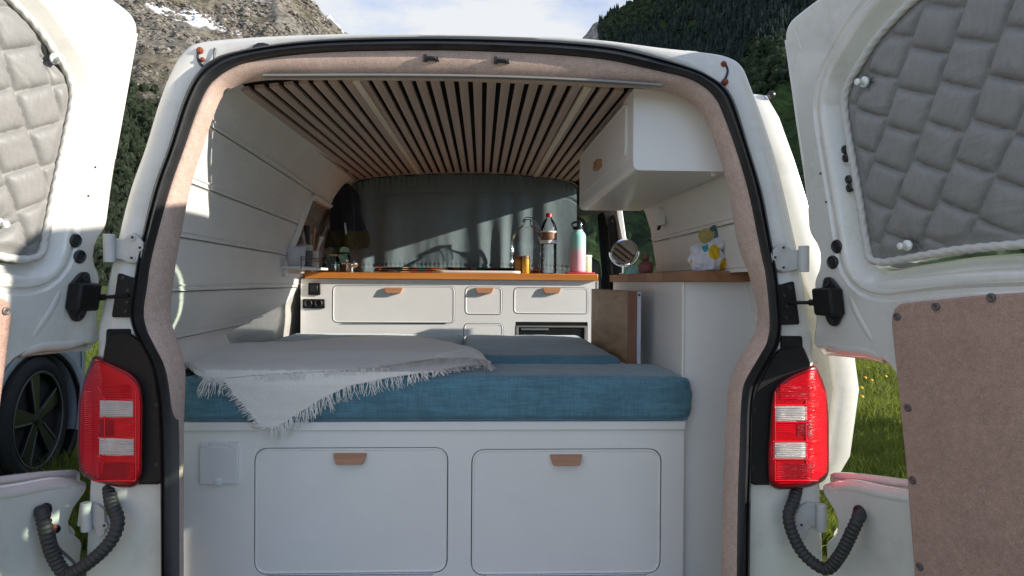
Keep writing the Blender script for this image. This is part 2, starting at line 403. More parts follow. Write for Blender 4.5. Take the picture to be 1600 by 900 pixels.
# added bushes, out of view to the right, placed to shade the near meadow
leaf_m = M('shrub_leaf', (.035, .06, .015), .55, .3, 3, spec=.3)
for cx, cy, hh, lb in ((5.6, 3.5, 1.7, 'leafy green bush added out of view right of the van to shade the meadow'), (5.9, 4.7, 1.5, 'lower leafy bush added out of view behind the taller one to shade the meadow')):
    gz = ground_z(cx, cy); sh = thing('added_shrub', lb, 'added_shrub', (cx, cy, gz), 'shrubs added out of view to shade the meadow')
    m = MB()
    for k in range(7): a = k * .9; m.tube([(cx, cy, gz - .02), (cx + .2 * cos(a), cy + .2 * sin(a), gz + hh * .4), (cx + .5 * cos(a), cy + .5 * sin(a), gz + hh * .8)], [.025, .016, .006], 5)
    m.build('stem', M('shrub_bark', (.09, .065, .045), .9), sh)
    m = MB()
    for k in range(2600):
        v = RNG.normal(size=3); v /= np.linalg.norm(v); rr = random.uniform(.35, 1) ** .6
        p = V3(cx, cy, gz + hh * .52) + v * rr * V3(.85, .85, hh * .5) * (1 + .25 * nz3(v[0] * 2, v[1] * 2, v[2] * 2 + cx)); t1 = RNG.normal(size=3); t1 /= np.linalg.norm(t1); t2 = np.cross(t1, RNG.normal(size=3)); t2 /= np.linalg.norm(t2)
        m.add([p - t1 * .05, p + t2 * .026, p + t1 * .05, p - t2 * .026], [(0, 1, 2, 3)])
    m.build('crown', leaf_m, sh, flat=True)

# ------------------------------------------------------------------ mountains
def slope_mat(name):
    m = bpy.data.materials.new(name); m.use_nodes = True; t = m.node_tree; b = t.nodes['Principled BSDF']
    b.inputs['Roughness'].default_value = .95; b.inputs['Specular IOR Level'].default_value = .1
    a = N(t, 'ShaderNodeVertexColor'); a.layer_name = 'cover'
    tc = N(t, 'ShaderNodeTexCoord'); n = N(t, 'ShaderNodeTexNoise'); n.inputs['Scale'].default_value = .13; n.inputs['Detail'].default_value = 12; n.inputs['Roughness'].default_value = .7
    mp = N(t, 'ShaderNodeMapping'); mp.inputs['Scale'].default_value = (1, .3, .8); L(t, tc.outputs['Object'], mp.inputs[0]); L(t, mp.outputs[0], n.inputs['Vector'])
    mr = N(t, 'ShaderNodeMapRange'); mr.inputs[1].default_value = .36; mr.inputs[2].default_value = .64; mr.inputs[3].default_value = .38; mr.inputs[4].default_value = 1.55
    L(t, n.outputs['Fac'], mr.inputs[0])
    x = N(t, 'ShaderNodeMix', data_type='RGBA', blend_type='MULTIPLY'); x.inputs[0].default_value = 1
    L(t, a.outputs['Color'], x.inputs[6]); L(t, mr.outputs[0], x.inputs[7])
    L(t, x.outputs[2], b.inputs['Base Color'])
    bp = N(t, 'ShaderNodeBump'); bp.inputs['Strength'].default_value = .9; bp.inputs['Distance'].default_value = 3.5
    L(t, n.outputs['Fac'], bp.inputs['Height']); L(t, bp.outputs[0], b.inputs['Normal'])
    return m
rock_m = slope_mat('mountain_cover')

def polar_hill(name, az0, az1, na, radii, hfn, cfn):
    vs, cs = [], []
    for r in radii:
        for k in range(na + 1):
            a = radians(az0 + (az1 - az0) * k / na)
            h = hfn(math.degrees(a), r); x, y = r * sin(a), r * cos(a)
            vs.append((x, y, h)); cs.append(cfn(x, y, h, math.degrees(a), r))
    m = MB(); n = na + 1
    m.add(vs, [(j * n + i, j * n + i + 1, (j + 1) * n + i + 1, (j + 1) * n + i) for j in range(len(radii) - 1) for i in range(na)])
    o = m.build(name, rock_m, ang=80)
    ca = o.data.color_attributes.new('cover', 'FLOAT_COLOR', 'POINT')
    ca.data.foreach_set('color', np.c_[np.array(cs), np.ones(len(cs))].ravel().astype(np.float32))
    return kind(o, 'structure')

def interp(x, xs, ys): return float(np.interp(x, xs, ys))
# rocky mountain, left: elevation profile along the line of sight, ridge falls towards the pass
def rocky_h(a, r):
    ridge = interp(a, [-75, -45, -30, -24, -18, -12, -8, -4, 2], [.50, .60, .64, .56, .455, .362, .30, .22, .10])
    prof = interp(r, [150, 300, 700, 1100, 1500, 1800, 1950, 2300, 2900], [-.01, .06, .21, .29, .345, .40, .425, .70, .62])
    e = min(prof, .43 + (ridge - .43) * sstep(1900, 2300, r)) if ridge > .43 else prof * ridge / .43 if prof < .43 else ridge
    if r > 2300: e = min(e, ridge) * (1 - .22 * (r - 2300) / 600)
    if ridge > .43 and r > 1950: e = max(e, .425 * (1 if r < 2301 else .9))
    e *= 1 + .035 * fbm(a * .22, r * .0016, 1.3, 5)
    crag = sstep(1900, 2100, r)
    e += crag * .028 * fbm(a * .7, r * .004, 7.1, 5) + (1 - crag) * .007 * fbm(a * .9, r * .012, 4, 4)
    return e * r - ZC
def rocky_c(x, y, h, a, r):
    e = (h + ZC) / r
    nn = fbm(x * .004, y * .004, 2, 5); n2 = fbm(x * .018, y * .018, 9, 4)
    forest, scree, rock, snow = V3(.018, .030, .014), V3(.165, .145, .11), V3(.22, .21, .195), V3(.86, .88, .92)
    grassy = V3(.085, .085, .04)
    f = sstep(.265, .215, e + .03 * nn)
    c = scree * (1 - f) + forest * f
    c = c * (1 - .6 * sstep(.0, .35, n2) * (1 - f)) + (grassy * .5) * .6 * sstep(.0, .35, n2) * (1 - f)
    c = c * (1 - sstep(-.1, .35, nn) * .6 * (1 - f)) + rock * .8 * sstep(-.1, .35, nn) * .6 * (1 - f)
    s = sstep(.392, .415, e + .035 * nn + .012 * n2) * (1 - sstep(.435, .46, e + .06 * n2 - .03 * nn))
    s = max(s, .9 * sstep(.36, .42, fbm(x * .006, y * .009, 31, 4)) * sstep(.31, .345, e) * (1 - sstep(.45, .5, e)))
    cl = sstep(.43, .46, e)
    c = c * (1 - cl) + (V3(.17, .168, .172) * (1 + .5 * n2)) * cl
    # a band of olive turf along the ridge that runs down to the pass
    c = c * (1 - s) + snow * s
    return np.clip(c, .004, .9)
polar_hill('rocky_mountain', -75, 2, 330, list(np.linspace(150, 1800, 70)) + list(np.linspace(1820, 2330, 62)) + [2450, 2650, 2900], rocky_h, rocky_c)

# forested hill, right
def wood_h(a, r):
    ridge = interp(a, [2, 6, 8.1, 9.2, 11.3, 13, 15, 20, 26, 34, 45, 60, 75, 88], [.13, .25, .350, .374, .392, .402, .425, .50, .56, .58, .52, .36, .18, .08])
    prof = interp(r, [90, 200, 400, 700, 1100, 1500, 1900], [-.005, .035, .16, .34, .62, .80, .70])
    e = min(prof, .8) * ridge / .8
    if r <= 1500: e = ridge * (prof / .8) ** .85 if prof > 0 else prof
    else: e = ridge * (1 - .3 * (r - 1500) / 400)
    e += (.022 * fbm(a * .25, r * .004, 3.3, 5) + .012 * fbm(a * .9, r * .01, 8, 4)) * sstep(100, 400, r) * min(1, ridge * 2.2) * (1 if r < 1450 else .55)
    return e * r - ZC
def wood_c(x, y, h, a, r):
    n2 = fbm(x * .02, y * .02, 5, 4); n3 = fbm(x * .006, y * .006, 15, 3)
    c = V3(.022, .042, .014) * (1 + .6 * n2) + V3(.02, .03, 0) * max(0, n3)
    if a < 9.9 and (h + ZC) / r > .33 + .012 * n2: c = V3(.23, .22, .20) * (1 + .35 * n2)
    s = sstep(.32, .45, fbm(x * .012, y * .012, 40, 4)) * sstep(520, 300, r)
    c = c * (1 - s) + V3(.16, .16, .14) * s
    return np.clip(c, .003, .8)
polar_hill('forested_hill', 2, 88, 300, list(np.linspace(90, 1520, 90)) + [1600, 1750, 1900], wood_h, wood_c)

# the wood on the hill: one mass of crowns
tree_c = slope_mat('wood_crowns'); 
tv, tf, tcol = [], [], []
def add_crown(x, y, z, h, conifer, col):
    n = 6; ph = random.random() * 6.28
    if conifer:
        for lvl, (z0, z1, r) in enumerate(((.05, .55, .24), (.3, .8, .18), (.55, 1.05, .115))):
            i = len(tv)
            for k in range(n):
                rr = r * h * random.uniform(.75, 1.2); tv.append((x + rr * cos(ph + k * 2 * pi / n), y + rr * sin(ph + k * 2 * pi / n), z + z0 * h)); tcol.append(col * random.uniform(.7, 1))
            tv.append((x, y, z + z1 * h)); tcol.append(col * 1.15)
            tf.extend([(i + k, i + (k + 1) % n, i + n) for k in range(n)])
    else:
        i = len(tv)
        rings = [(.12, .22), (.42, .40), (.72, .33), (.92, .14)]
        for zz, r in rings:
            for k in range(n):
                rr = r * h * random.uniform(.65, 1.25); tv.append((x + rr * cos(ph + k * 2 * pi / n), y + rr * sin(ph + k * 2 * pi / n), z + zz * h + random.uniform(-.06, .06) * h)); tcol.append(col * random.uniform(.65, 1.3))
        tv.append((x, y, z + h)); tcol.append(col * 1.2)
        for j in range(3):
            for k in range(n): tf.append((i + j * n + k, i + j * n + (k + 1) % n, i + (j + 1) * n + (k + 1) % n, i + (j + 1) * n + k))
        tf.extend([(i + 3 * n + k, i + 3 * n + (k + 1) % n, i + 4 * n) for k in range(n)])
cnt = 0
while cnt < 15000:
    a = random.uniform(8.6, 40); r = random.uniform(700, 1500) if random.random() < .8 else random.uniform(1350, 1510)
    x, y = r * sin(radians(a)), r * cos(radians(a)); h = wood_h(a, r); e = (h + ZC) / r
    if e < .14: continue
    if a < 9.7 and e > .335: continue
    mixn = fbm(x * .005, y * .005, 60, 3)
    con = mixn + random.uniform(-.35, .35) > -.02
    col = V3(.026, .036, .030) * random.uniform(.7, 1.5) if con else V3(.030, .042, .020) * random.uniform(.7, 1.5)
    add_crown(x, y, h - 1.5, (random.uniform(11, 22) if con else random.uniform(9, 15)), con, col); cnt += 1
for _ in range(13000):    # the dark wood at the foot of the rocky mountain
    a = random.uniform(-33, -24); r = random.uniform(330, 1150) if random.random() < .75 else random.uniform(150, 400); h = rocky_h(a, r)
    if (h + ZC) / r > .235 + .03 * fbm(r * sin(radians(a)) * .006, r * .006, 3, 3): continue
    add_crown(r * sin(radians(a)), r * cos(radians(a)), h - .6, (1.5 + r * .0075) * random.uniform(.7, 1.4), random.random() < .55, V3(.022, .030, .017) * random.uniform(.8, 1.3))
g = MB(); g.v = tv; g.f = tf
o = g.build('distant_forest', tree_c, flat=True)
ca = o.data.color_attributes.new('cover', 'FLOAT_COLOR', 'POINT'); ca.data.foreach_set('color', np.c_[np.array(tcol), np.ones(len(tcol))].ravel().astype(np.float32))
# scree and boulders on the rocky mountain
rv, rf, rc = [], [], []
ico = bmesh.new(); bmesh.ops.create_icosphere(ico, subdivisions=1, radius=1); iv = [np.array(v.co) for v in ico.verts]; ifc = [tuple(q.index for q in f.verts) for f in ico.faces]; ico.free()
cnt = 0
while cnt < 9000:
    a = random.uniform(-31, -11); r = random.uniform(700, 1960); h = rocky_h(a, r); e = (h + ZC) / r
    if e < .20 + .03 * nz3(a, r * .01) or (e < .30 and random.random() < .5): continue
    if fbm(r * sin(radians(a)) * .012, r * .012, 77, 3) < random.uniform(-.25, .35): continue
    cnt += 1
    sz = random.uniform(1.2, 3.6) * (r / 1300) * (2.2 if random.random() < .07 else 1); i = len(rv); c = V3(r * sin(radians(a)), r * cos(radians(a)), h); g_ = random.uniform(.6, 1.5)
    for v in iv: rv.append(tuple(c + v * sz * V3(1.2, 1.2, .8) * random.uniform(.65, 1.25))); rc.append(V3(.17, .155, .135) * g_)
    rf.extend([tuple(k + i for k in q) for q in ifc])
g2 = MB(); g2.v = rv; g2.f = rf
o2 = g2.build('boulder_field', rock_m, flat=True)
ca = o2.data.color_attributes.new('cover', 'FLOAT_COLOR', 'POINT'); ca.data.foreach_set('color', np.c_[np.array(rc), np.ones(len(rc))].ravel().astype(np.float32))
kind(o2, 'stuff'); tag(o2, 'pale boulders strewn over the bare mountainside on the left', 'boulders')
kind(o, 'stuff'); tag(o, 'dark mixed forest covering the hillside behind the van', 'forest')

# ================================================================== the camper van
VX = -.067
van = thing('camper_van', 'white camper van seen from behind with both rear doors open on a fitted interior', 'camper van', (VX, 2.6, -ZC))
def Ys(z): return 1.70 + .12 * max(0, z)
def Yc(z): return 1.765 + .075 * max(0, z)
def atz(px, py, fn, it=3):
    z = at(px, py, Y=1.75)[2]
    for _ in range(it): P = at(px, py, Y=fn(z)); z = P[2]
    return P
# stations round the rear opening: seal outer, seal inner, lining inner, body silhouette (photo pixels)
ST = [
 (257,1060, 271,1060, 288,1060, 128,1060),(256,800, 270,800, 287,800, 140,800),(255,700, 270,700, 287,700, 146,700),(252,640, 268,640, 288,650, 146,640),
 (247,600, 264,600, 290,600, 150,600),(240,567, 257,570, 289,570, 154,572),(227,540, 243,542, 281,540, 156,545),(213,513, 230,515, 271,513, 157,515),
 (208,487, 225,487, 267,487, 164,485),(213,450, 230,450, 271,447, 172,445),(221,400, 238,400, 279,395, 182,400),(243,300, 265,300, 298,297, 205,305),
 (267,233, 288,233, 317,235, 230,233),(287,167, 311,167, 335,182, 250,167),(307,123, 331,130, 350,150, 270,115),(333,97, 360,108, 375,134, 288,85),
 (367,84, 400,95, 420,126, 314,69),(440,71, 460,86, 480,126, 400,61),(520,64, 530,81, 540,126, 500,57),(620,61, 625,79, 630,127, 600,55),
 (710,61, 710,79, 715,128, 700,56),(800,63, 800,82, 800,131, 800,58),(880,67, 875,86, 870,134, 880,61),(960,75, 950,94, 940,137, 950,67),
 (1033,93, 1015,108, 1000,139, 1030,77),(1085,111, 1070,121, 1045,146, 1100,84),(1112,125, 1098,135, 1075,158, 1133,90),(1132,140, 1116,152, 1095,178, 1155,103),
 (1147,167, 1128,175, 1108,204, 1170,135),(1167,233, 1150,235, 1121,240, 1202,225),(1187,300, 1169,300, 1137,300, 1222,300),(1200,367, 1183,367, 1148,367, 1238,370),(1206,402, 1190,402, 1159,406, 1245,404),
 (1211,433, 1196,433, 1169,430, 1250,435),(1217,500, 1202,500, 1183,488, 1262,500),(1214,533, 1198,533, 1179,516, 1268,535),(1204,555, 1188,553, 1166,540, 1268,555),
 (1190,580, 1172,580, 1153,562, 1270,580),(1178,607, 1161,603, 1138,600, 1272,605),(1173,640, 1157,640, 1134,640, 1274,640),(1172,700, 1155,700, 1131,700, 1275,700),
 (1169,800, 1152,800, 1127,800, 1282,800),(1166,1060, 1149,1060, 1123,1060, 1290,1060)]
CR = crom(ST, 5)
So = np.array([atz(r[0], r[1], Ys) for r in CR]); Si = np.array([atz(r[2], r[3], Ys) for r in CR])
Sc = np.array([atz(r[4], r[5], Yc) for r in CR]); Sb = np.array([atz(r[6], r[7], lambda z: Ys(z) + .016) for r in CR])
NS = len(CR)
def body_loop(f, dy): 
    P = So + (Sb - So) * f; P = P.copy(); P[:, 1] = [Ys(z) + dy for z in P[:, 2]]; return P
def side_loop(Y, sx=1.0, dz=0.0, zmax=None):
    P = Sb.copy(); P[:, 0] = VX + (P[:, 0] - VX) * sx; P[:, 1] = Y; P[:, 2] += dz
    if zmax is not None: P[:, 2] = np.minimum(P[:, 2], zmax)
    return P
loops = [body_loop(0, .03), body_loop(.04, .004), body_loop(.2, 0), body_loop(.55, -.004), body_loop(.85, -.003), body_loop(.95, .001), body_loop(.985, .008), body_loop(1.0, .022), body_loop(1.0, .045)]
YS = [1.95, 2.3, 2.6, 2.95, 3.3, 3.88, 4.1, 4.4]
nb = len(loops)
for Y in YS: loops.append(side_loop(Y, 1.012 if Y < 2.5 else 1.035))
loops += [side_loop(4.9, 1.0, 0, .46), side_loop(5.5, .985, 0, .12), side_loop(5.75, .97, 0, -.10), side_loop(6.35, .93, 0, -.18), side_loop(6.6, .80, 0, -.26)]
mb = MB(); n = NS
mb.add([p for l in loops for p in l], [])
fs = []
for k in range(len(loops) - 1):
    y0, y1 = loops[k][0][1], loops[k + 1][0][1]
    for i in range(n - 1):
        q = loops[k][i]; zc_ = (loops[k][i][2] + loops[k + 1][i + 1][2]) / 2
        if k >= nb and q[0] > .3 and y0 >= 2.949 and y1 <= 3.881 and -.70 < zc_ < .56: continue       # sliding door opening
        if k >= nb and abs(q[0] - VX) > .3 and y0 >= 4.39 and y1 <= 5.51 and .02 < zc_ < .42: continue   # cab side windows
        if k >= nb and y0 >= 4.89 and y1 <= 5.51 and abs(q[0] - VX) < .72 and zc_ > .0: continue          # windscreen
        fs.append((k * n + i, k * n + i + 1, (k + 1) * n + i + 1, (k + 1) * n + i))
fs.append(tuple((len(loops) - 1) * n + i for i in range(n)))
mb.f.extend(fs)
body = mb.build('body', paint, van, ang=50)
# roof pressing along the rear edge (two raised ends, a shallow middle)
mb = MB()
for x0, x1, h in ((500, 945, .006), (1035, 1108, .008)):
    A, B = at(x0, 60, Y=1.80), at(x1, 60, Y=1.80)
    ii = [i for i in range(NS) if A[0] <= Sb[i][0] <= B[0] and Sb[i][2] > .4]
    lo = []
    for q, i in enumerate(ii):
        e = min(1, q / 3, (len(ii) - 1 - q) / 3); P = Sb[i]
        lo.append([P + V3(0, .0, -.004), P + V3(0, .004, h * e), P + V3(0, .03, h * e + .003), P + V3(0, 1.2, h * e + .003), P + V3(0, 1.2, -.004)])
    mb.loft(lo, False)
mb.build('roof_pressing', paint, van)
mb = MB(); mb.box(VX - .80, VX + .80, 1.78, 6.2, -1.0, -.945); mb.build('floor_pan', plastic_soft, van)
# cab glass
mb = MB(); k0 = nb + len(YS) - 1
wl = [side_loop(4.905, .99, -.004, .455), side_loop(5.495, .975, -.004, .118)]
idx = [i for i in range(NS) if abs(wl[0][i][0] - VX) < .74 and wl[0][i][2] > .1]
mb.loft([[wl[0][i] for i in idx], [wl[1][i] for i in idx]], False); mb.build('windscreen', glass_tint, van)

# rubber seal round the opening
def seal_ring(c, o_, dy, w):   # cross-section across seal width
    return c + (o_ - c) * w + V3(0, dy, 0)
mb = MB(); sec = [(-.02, .035), (-.02, .0), (.05, -.018), (.25, -.030), (.5, -.026), (.60, -.019), (.70, -.027), (.9, -.022), (1.02, -.006), (1.02, .035)]
mb.loft([[Si[i] + (So[i] - Si[i]) * w_ + V3(0, dy, 0) for w_, dy in sec] for i in range(NS)], False)
mb.build('door_seal', rubber, van, ang=60)
# felt lining from the seal into the van
mb = MB(); lo = []
for i in range(NS):
    a, c = Si[i], Sc[i]; inn = (Si[i] - So[i]); inn /= np.linalg.norm(inn) + 1e-9
    dirn = (c - a); lo.append([a + V3(0, .03, 0), a + V3(0, -.004, 0) + dirn * .02, a + dirn * .18 + V3(0, -.012, 0), a + dirn * .45 + V3(0, -.018, 0), a + dirn * .75 + V3(0, -.012, 0), a + dirn * .93 + V3(0, .002, 0), V3(VX + (c[0] - VX) * 1.010, c[1] + .012, c[2] * 1.009), V3(VX + (c[0] - VX) * 1.036, c[1] + .05, c[2] * 1.034), V3(VX + (c[0] - VX) * 1.10, c[1] + .16, c[2] * 1.10)])
mb.loft(lo, False)
mb.build('felt_lining', felt_light, van, ang=70)
# aluminium lamp profile across the lining
path = [atz(x, y, lambda z: 1.772) for x, y in ((412, 119), (520, 118.5), (620, 118.5), (720, 119.5), (820, 122), (930, 127), (1034, 134))]
mb = MB(); pr = crom(path, 5)
mb.loft([[p + V3(0, -.004, -.004), p + V3(0, -.009, -.002), p + V3(0, -.009, .003), p + V3(0, -.003, .005), p + V3(0, .02, 0)] for p in pr], True, True, True)
mb.build('lamp_profile', alu, van)
# latch strikers hanging from the lining
for cx, cy in ((674, 94), (783, 97.5)):
    P = atz(cx, cy, lambda z: 1.752 + .05 * z); m = MB()
    m.obox(P + V3(0, -.006, 0), (.019, 0, 0), (0, .008, 0), (0, 0, .006)); m.obox(P + V3(-.014, -.014, -.001), (.005, 0, 0), (0, .012, 0), (0, 0, .008)); m.obox(P + V3(.015, -.012, -.003), (.006, 0, 0), (0, .012, 0), (0, 0, .005))
    m.tube([P + V3(-.012, -.03, -.003), P + V3(.014, -.03, -.004)], .004, 8)
    st = m.build('latch_striker', rubber, van, .0015)
# rusty weld caps at the roof corners
rust = M('rust', (.20, .05, .022), .9, .3, 80, .5, 200)
for cx, cy, r in ((312, 79, .009), (316, 93, .006), (1131, 100, .008), (1133, 128, .009)):
    P = atz(cx, cy, lambda z: Ys(z) - .006); m = MB(); m.lathe([(r, .0), (r, .005), (r * .5, .010)], P + V3(0, .004, 0), 9, (0, -1, .1)); m.build('rust_spot', rust, van)
for pts in (((311, 76), (309, 90), (314, 101), (324, 107)), ((1132, 98), (1137, 112), (1130, 130), (1126, 140))):
    P = [atz(x, y, lambda z: Ys(z) - .003) for x, y in pts]; m = MB(); m.tube(crom(P, 5), .0035, 6); m.build('weld_seam', plastic_soft, van)

# drain slit, gutter cap and lamp recess along the rear roof edge
P0 = [atz(x, y, lambda z: Ys(z) - .005) for x, y in ((336, 75), (334, 96))]; m = MB(); m.tube(P0, .0028, 6); m.build('gutter_slit', rubber, van)
m = MB(); m.prism([atz(x, y, lambda z: Ys(z) + .002) for x, y in ((394, 79), (397, 73), (404, 68.5), (412, 68), (420, 70), (426, 74.5))], (0, -.008, 0)); m.build('lamp_recess', rubber, van, .001)
for pts in (((343, 76), (344, 65), (352, 63.5), (428, 58.5), (432, 66), (420, 68), (404, 66), (394, 71), (380, 77)), ((442, 68), (446, 60), (452, 57.5), (458, 59), (463, 57), (468, 61), (470, 66)), ((1040, 90), (1043, 77), (1096, 83), (1107, 88), (1111, 99), (1090, 97)), ((305, 92), (309, 76), (316, 69), (321, 72), (321, 80), (316, 96))):
    m = MB(); m.prism([atz(x, y, lambda z: Ys(z) + .0) for x, y in smooth_poly(pts, 3, 3)], (0, .05, 0)); m.build('roof_cap', paint, van, .003)
# tail lights --------------------------------------------------------------
def tail_light(poly, housing, revs, sx, lbl):
    xi = max(p[0] for p in poly) if sx < 0 else min(p[0] for p in poly)   # inner edge px
    def yy(px, h=0):
        q = abs(px - xi); return 1.672 + .00008 * q + .05 * sstep(62, 104, q) - h
    pp = resample(smooth_poly(poly, 14, 5), 96)
    f3 = lambda u, v, h: at(u, v, Y=yy(u, h))
    m = MB(); dome(m, pp, f3, [(1.03, -.06), (1.03, -.012), (1.015, -.002), (.98, .004), (.955, .0045)])
    m.f.pop(); lens = m.build('tail_light', dark_red, van, ang=50)
    if lbl: lens['label'] = lbl
    m = MB(); lo = [(.958, .003), (.945, .0085), (.92, .0105), (.8, .011), (.6, .011), (.4, .011), (.2, .011), (.02, .011)]
    dome(m, pp, f3, lo); m.build('red_lens', red_lens, lens, ang=60)
    for q in revs:
        m = MB(); m.grid(lambda a, b: f3((q[0] * (1 - a) + q[2] * a), (q[1] * (1 - b) + q[3] * b) + (q[4] * (a - .5)), .0112 + .003 * min(1, 8 * min(a, 1 - a)) * min(1, 8 * min(b, 1 - b)) + .0007 * sin(b * 2 * pi * 9)), 10, 80)
        m.build('reverse_lamp', white_lens, lens)
        m = MB(); y0, y1 = q[1], q[3]
        for fr_ in (((q[0] - 2, y1 + 1), (q[2] + 2, y1 + 1)), ((q[0] - 2, y0 - 1), (q[2] + 2, y0 - 1))):
            m.tube([f3(*fr_[0], .012), f3(*fr_[1], .012)], .0022, 5)
        m.build('lens_rib', red_bright, lens)
    m = MB(); k_ = sx
    ix = xi + 11 * k_; ox = xi + 78 * k_; y0, y1 = 604, 751
    m.tube([f3(ix, q_, .0115) for q_ in np.linspace(y0 + 8, y1, 12)], .0016, 5); m.tube([f3(ix + (ox - ix) * t_, y1, .0115) for t_ in np.linspace(0, 1, 12)], .0018, 5)
    m.tube([f3(ox + k_ * 1, y1 - 2, .0115), f3(ox - k_ * 18, y1 - 27, .0115), f3(ox - k_ * 19, 626, .0115), f3(ox - k_ * 8, 604, .0115)], .0014, 5)
    for ya, yb, xa, xb in ((724, 748, 2, 60), (602, 624, 8, 56), (664, 676, 2, 60)):
        for q_ in np.arange(ya, yb, 2.6): m.tube([f3(ix + k_ * xa, q_, .0121), f3(ix + k_ * xb * (1 if ya > 700 else .96), q_, .0121)], .0010, 4)
    for q_ in np.arange(612, 738, 3.2): m.tube([f3(xi + 80 * k_, q_, .0108), f3(xi + 91 * k_, q_ + 1, .0108)], .0012, 4)
    for xa, xb, ya, yb in ((2, 58, 723, 748), (9, 54, 601, 625), (34, 58, 657, 682)):
        m2 = MB(); m2.grid(lambda a, b: f3(ix + k_ * (xa + (xb - xa) * a), ya + (yb - ya) * b, .0117), 6, 10); m2.build('lens_field', deep_red, lens)
    m.build('lens_ribbing', red_bright, lens)
    m = MB(); hp = resample(smooth_poly(housing, 6, 3), 60)
    dome(m, hp, lambda u, v, h: at(u, v, Y=1.69 - h), [(1.0, -.02), (1.0, .004), (.97, .010), (.6, .008), (.05, .008)])
    hs = m.build('lamp_housing', plastic, van)
    return lens
tail_light([(146, 560), (152, 558), (205, 583), (219, 600), (223, 625), (222, 742), (212, 759), (190, 760), (143, 749), (125, 737), (122, 700), (124, 625), (133, 590)],
           [(168, 520), (205, 520), (228, 540), (243, 570), (252, 610), (255, 650), (255, 757), (180, 757), (178, 590), (160, 565)],
           [(156, 626, 208, 652, 1), (155, 685, 209, 712, 2)], -1, None)
tail_light([(1274, 571), (1278, 580), (1290, 608), (1294, 650), (1294, 738), (1286, 750), (1262, 760), (1214, 763), (1201, 754), (1200, 715), (1206, 625), (1212, 605), (1232, 588)],
           [(1172, 655), (1176, 620), (1190, 592), (1207, 560), (1215, 545), (1255, 540), (1268, 572), (1240, 600), (1240, 758), (1171, 758)],
           [(1212, 634, 1261, 659, -1), (1209, 691, 1261, 717, -1)], 1, None)
# screws in the housings, black rain-channel plates, hinges and stays
def disc(px, py, Y, r, d, mat, name, parent, ax=(0, -1, 0), n=16, prof=None):
    P = at(px, py, Y=Y); m = MB(); m.lathe(prof or [(r, 0), (r, d * .7), (r * .8, d), (r * .35, d), (r * .3, d * .6)], P, n, ax); return m.build(name, mat, parent)
for cx, cy in ((246, 632), (246, 726), (1177, 640), (1175, 731)): disc(cx, cy, 1.683, .006, .004, rubber, 'screw', van)
def plate(poly, Y, d, mat, name, r=4, bev=.0015):
    m = MB(); m.prism([at(u, v, Y=Y) for u, v in smooth_poly(poly, r, 3)], (0, d, 0)); return m.build(name, mat, van, bev)
for poly, bolts in (([(184, 426), (222, 440), (222, 496), (174, 496)], [(193, 434), (211, 440), (200, 454), (199, 472), (197, 486)]),
                    ([(1212, 447), (1241, 439), (1250, 507), (1214, 508)], [(1234, 449), (1228, 497), (1229, 480), (1225, 462)])):
    o = plate(poly, 1.690, .02, plastic, 'stay_plate')
    for b in bolts: disc(b[0], b[1], 1.690, .005, .003, rubber, 'bolt', o)
plate([(166, 514), (203, 514), (196, 560), (163, 560)], 1.693, .02, plastic, 'channel_cover')
plate([(1221, 525), (1254, 525), (1256, 572), (1222, 572)], 1.693, .02, plastic, 'channel_cover')
def hinge(poly, bolts, pin, r):
    o = plate(poly, 1.684, .014, grey_metal, 'hinge', 3, .002)
    for b in bolts: disc(b[0], b[1], 1.6798, .0030, .0008, rubber, 'bolt_socket', o); disc(b[0], b[1], 1.684, .0085, .004, grey_metal, 'bolt', o, prof=[(.0085, 0), (.0085, .003), (.006, .0035), (.0035, .0035), (.0035, .001), (.001, .001)])
    m = MB(); A, B = at(pin[0], pin[1], Y=1.675), at(pin[2], pin[3], Y=1.675); m.tube([A, B], r, 14); m.build('pin', grey_metal, o, .0015)
hinge([(172, 373), (196, 373), (199, 366), (208, 363), (224, 378), (222, 401), (212, 411), (199, 411), (190, 405), (164, 405), (164, 376)], [(207, 371), (219, 387), (206, 403)], (170, 366, 171, 410), .013)
hinge([(1206, 393), (1217, 383), (1225, 380), (1236, 390), (1262, 391), (1263, 420), (1241, 422), (1225, 426), (1212, 420), (1205, 404)], [(1224, 387), (1211, 402), (1224, 418)], (1256, 384, 1256, 425), .013)
hinge([(124, 790), (150, 788), (163, 797), (163, 835), (152, 841), (147, 822), (120, 823)], [(163, 821)], (134, 785, 135, 830), .012)
hinge([(1292, 789), (1262, 786), (1250, 792), (1243, 808), (1246, 836), (1258, 846), (1266, 822), (1293, 822)], [(1252, 820)], (1283, 788, 1283, 830), .012)

# corrugated wiring conduits
def conduit(pts, r):
    P = crom([at(x, y, Y=Y) for x, y, Y in pts], 26); d = np.r_[0, np.cumsum(np.linalg.norm(np.diff(P, axis=0), axis=1))]
    n = int(d[-1] / .0022); s_ = np.linspace(0, d[-1], n); Q = np.stack([np.interp(s_, d, P[:, k]) for k in range(3)], 1)
    m = MB(); m.tube(Q, [r * (.85 + .15 * (1, .75, 0, 0, .75)[i % 5]) for i in range(n)], 12)
    return m.build('wiring_conduit', plastic_soft, van, ang=80)
conduit([(170, 752, 1.72), (174, 785, 1.68), (184, 815, 1.655), (172, 847, 1.64), (140, 878, 1.63), (105, 896, 1.63), (84, 870, 1.62), (74, 838, 1.61), (67, 808, 1.608), (65, 797, 1.62)], .0165)
conduit([(1247, 752, 1.72), (1241, 780, 1.68), (1232, 806, 1.66), (1240, 838, 1.645), (1258, 868, 1.63), (1290, 889, 1.60), (1312, 868, 1.57), (1328, 838, 1.55), (1340, 812, 1.54), (1343, 803, 1.55)], .0155)

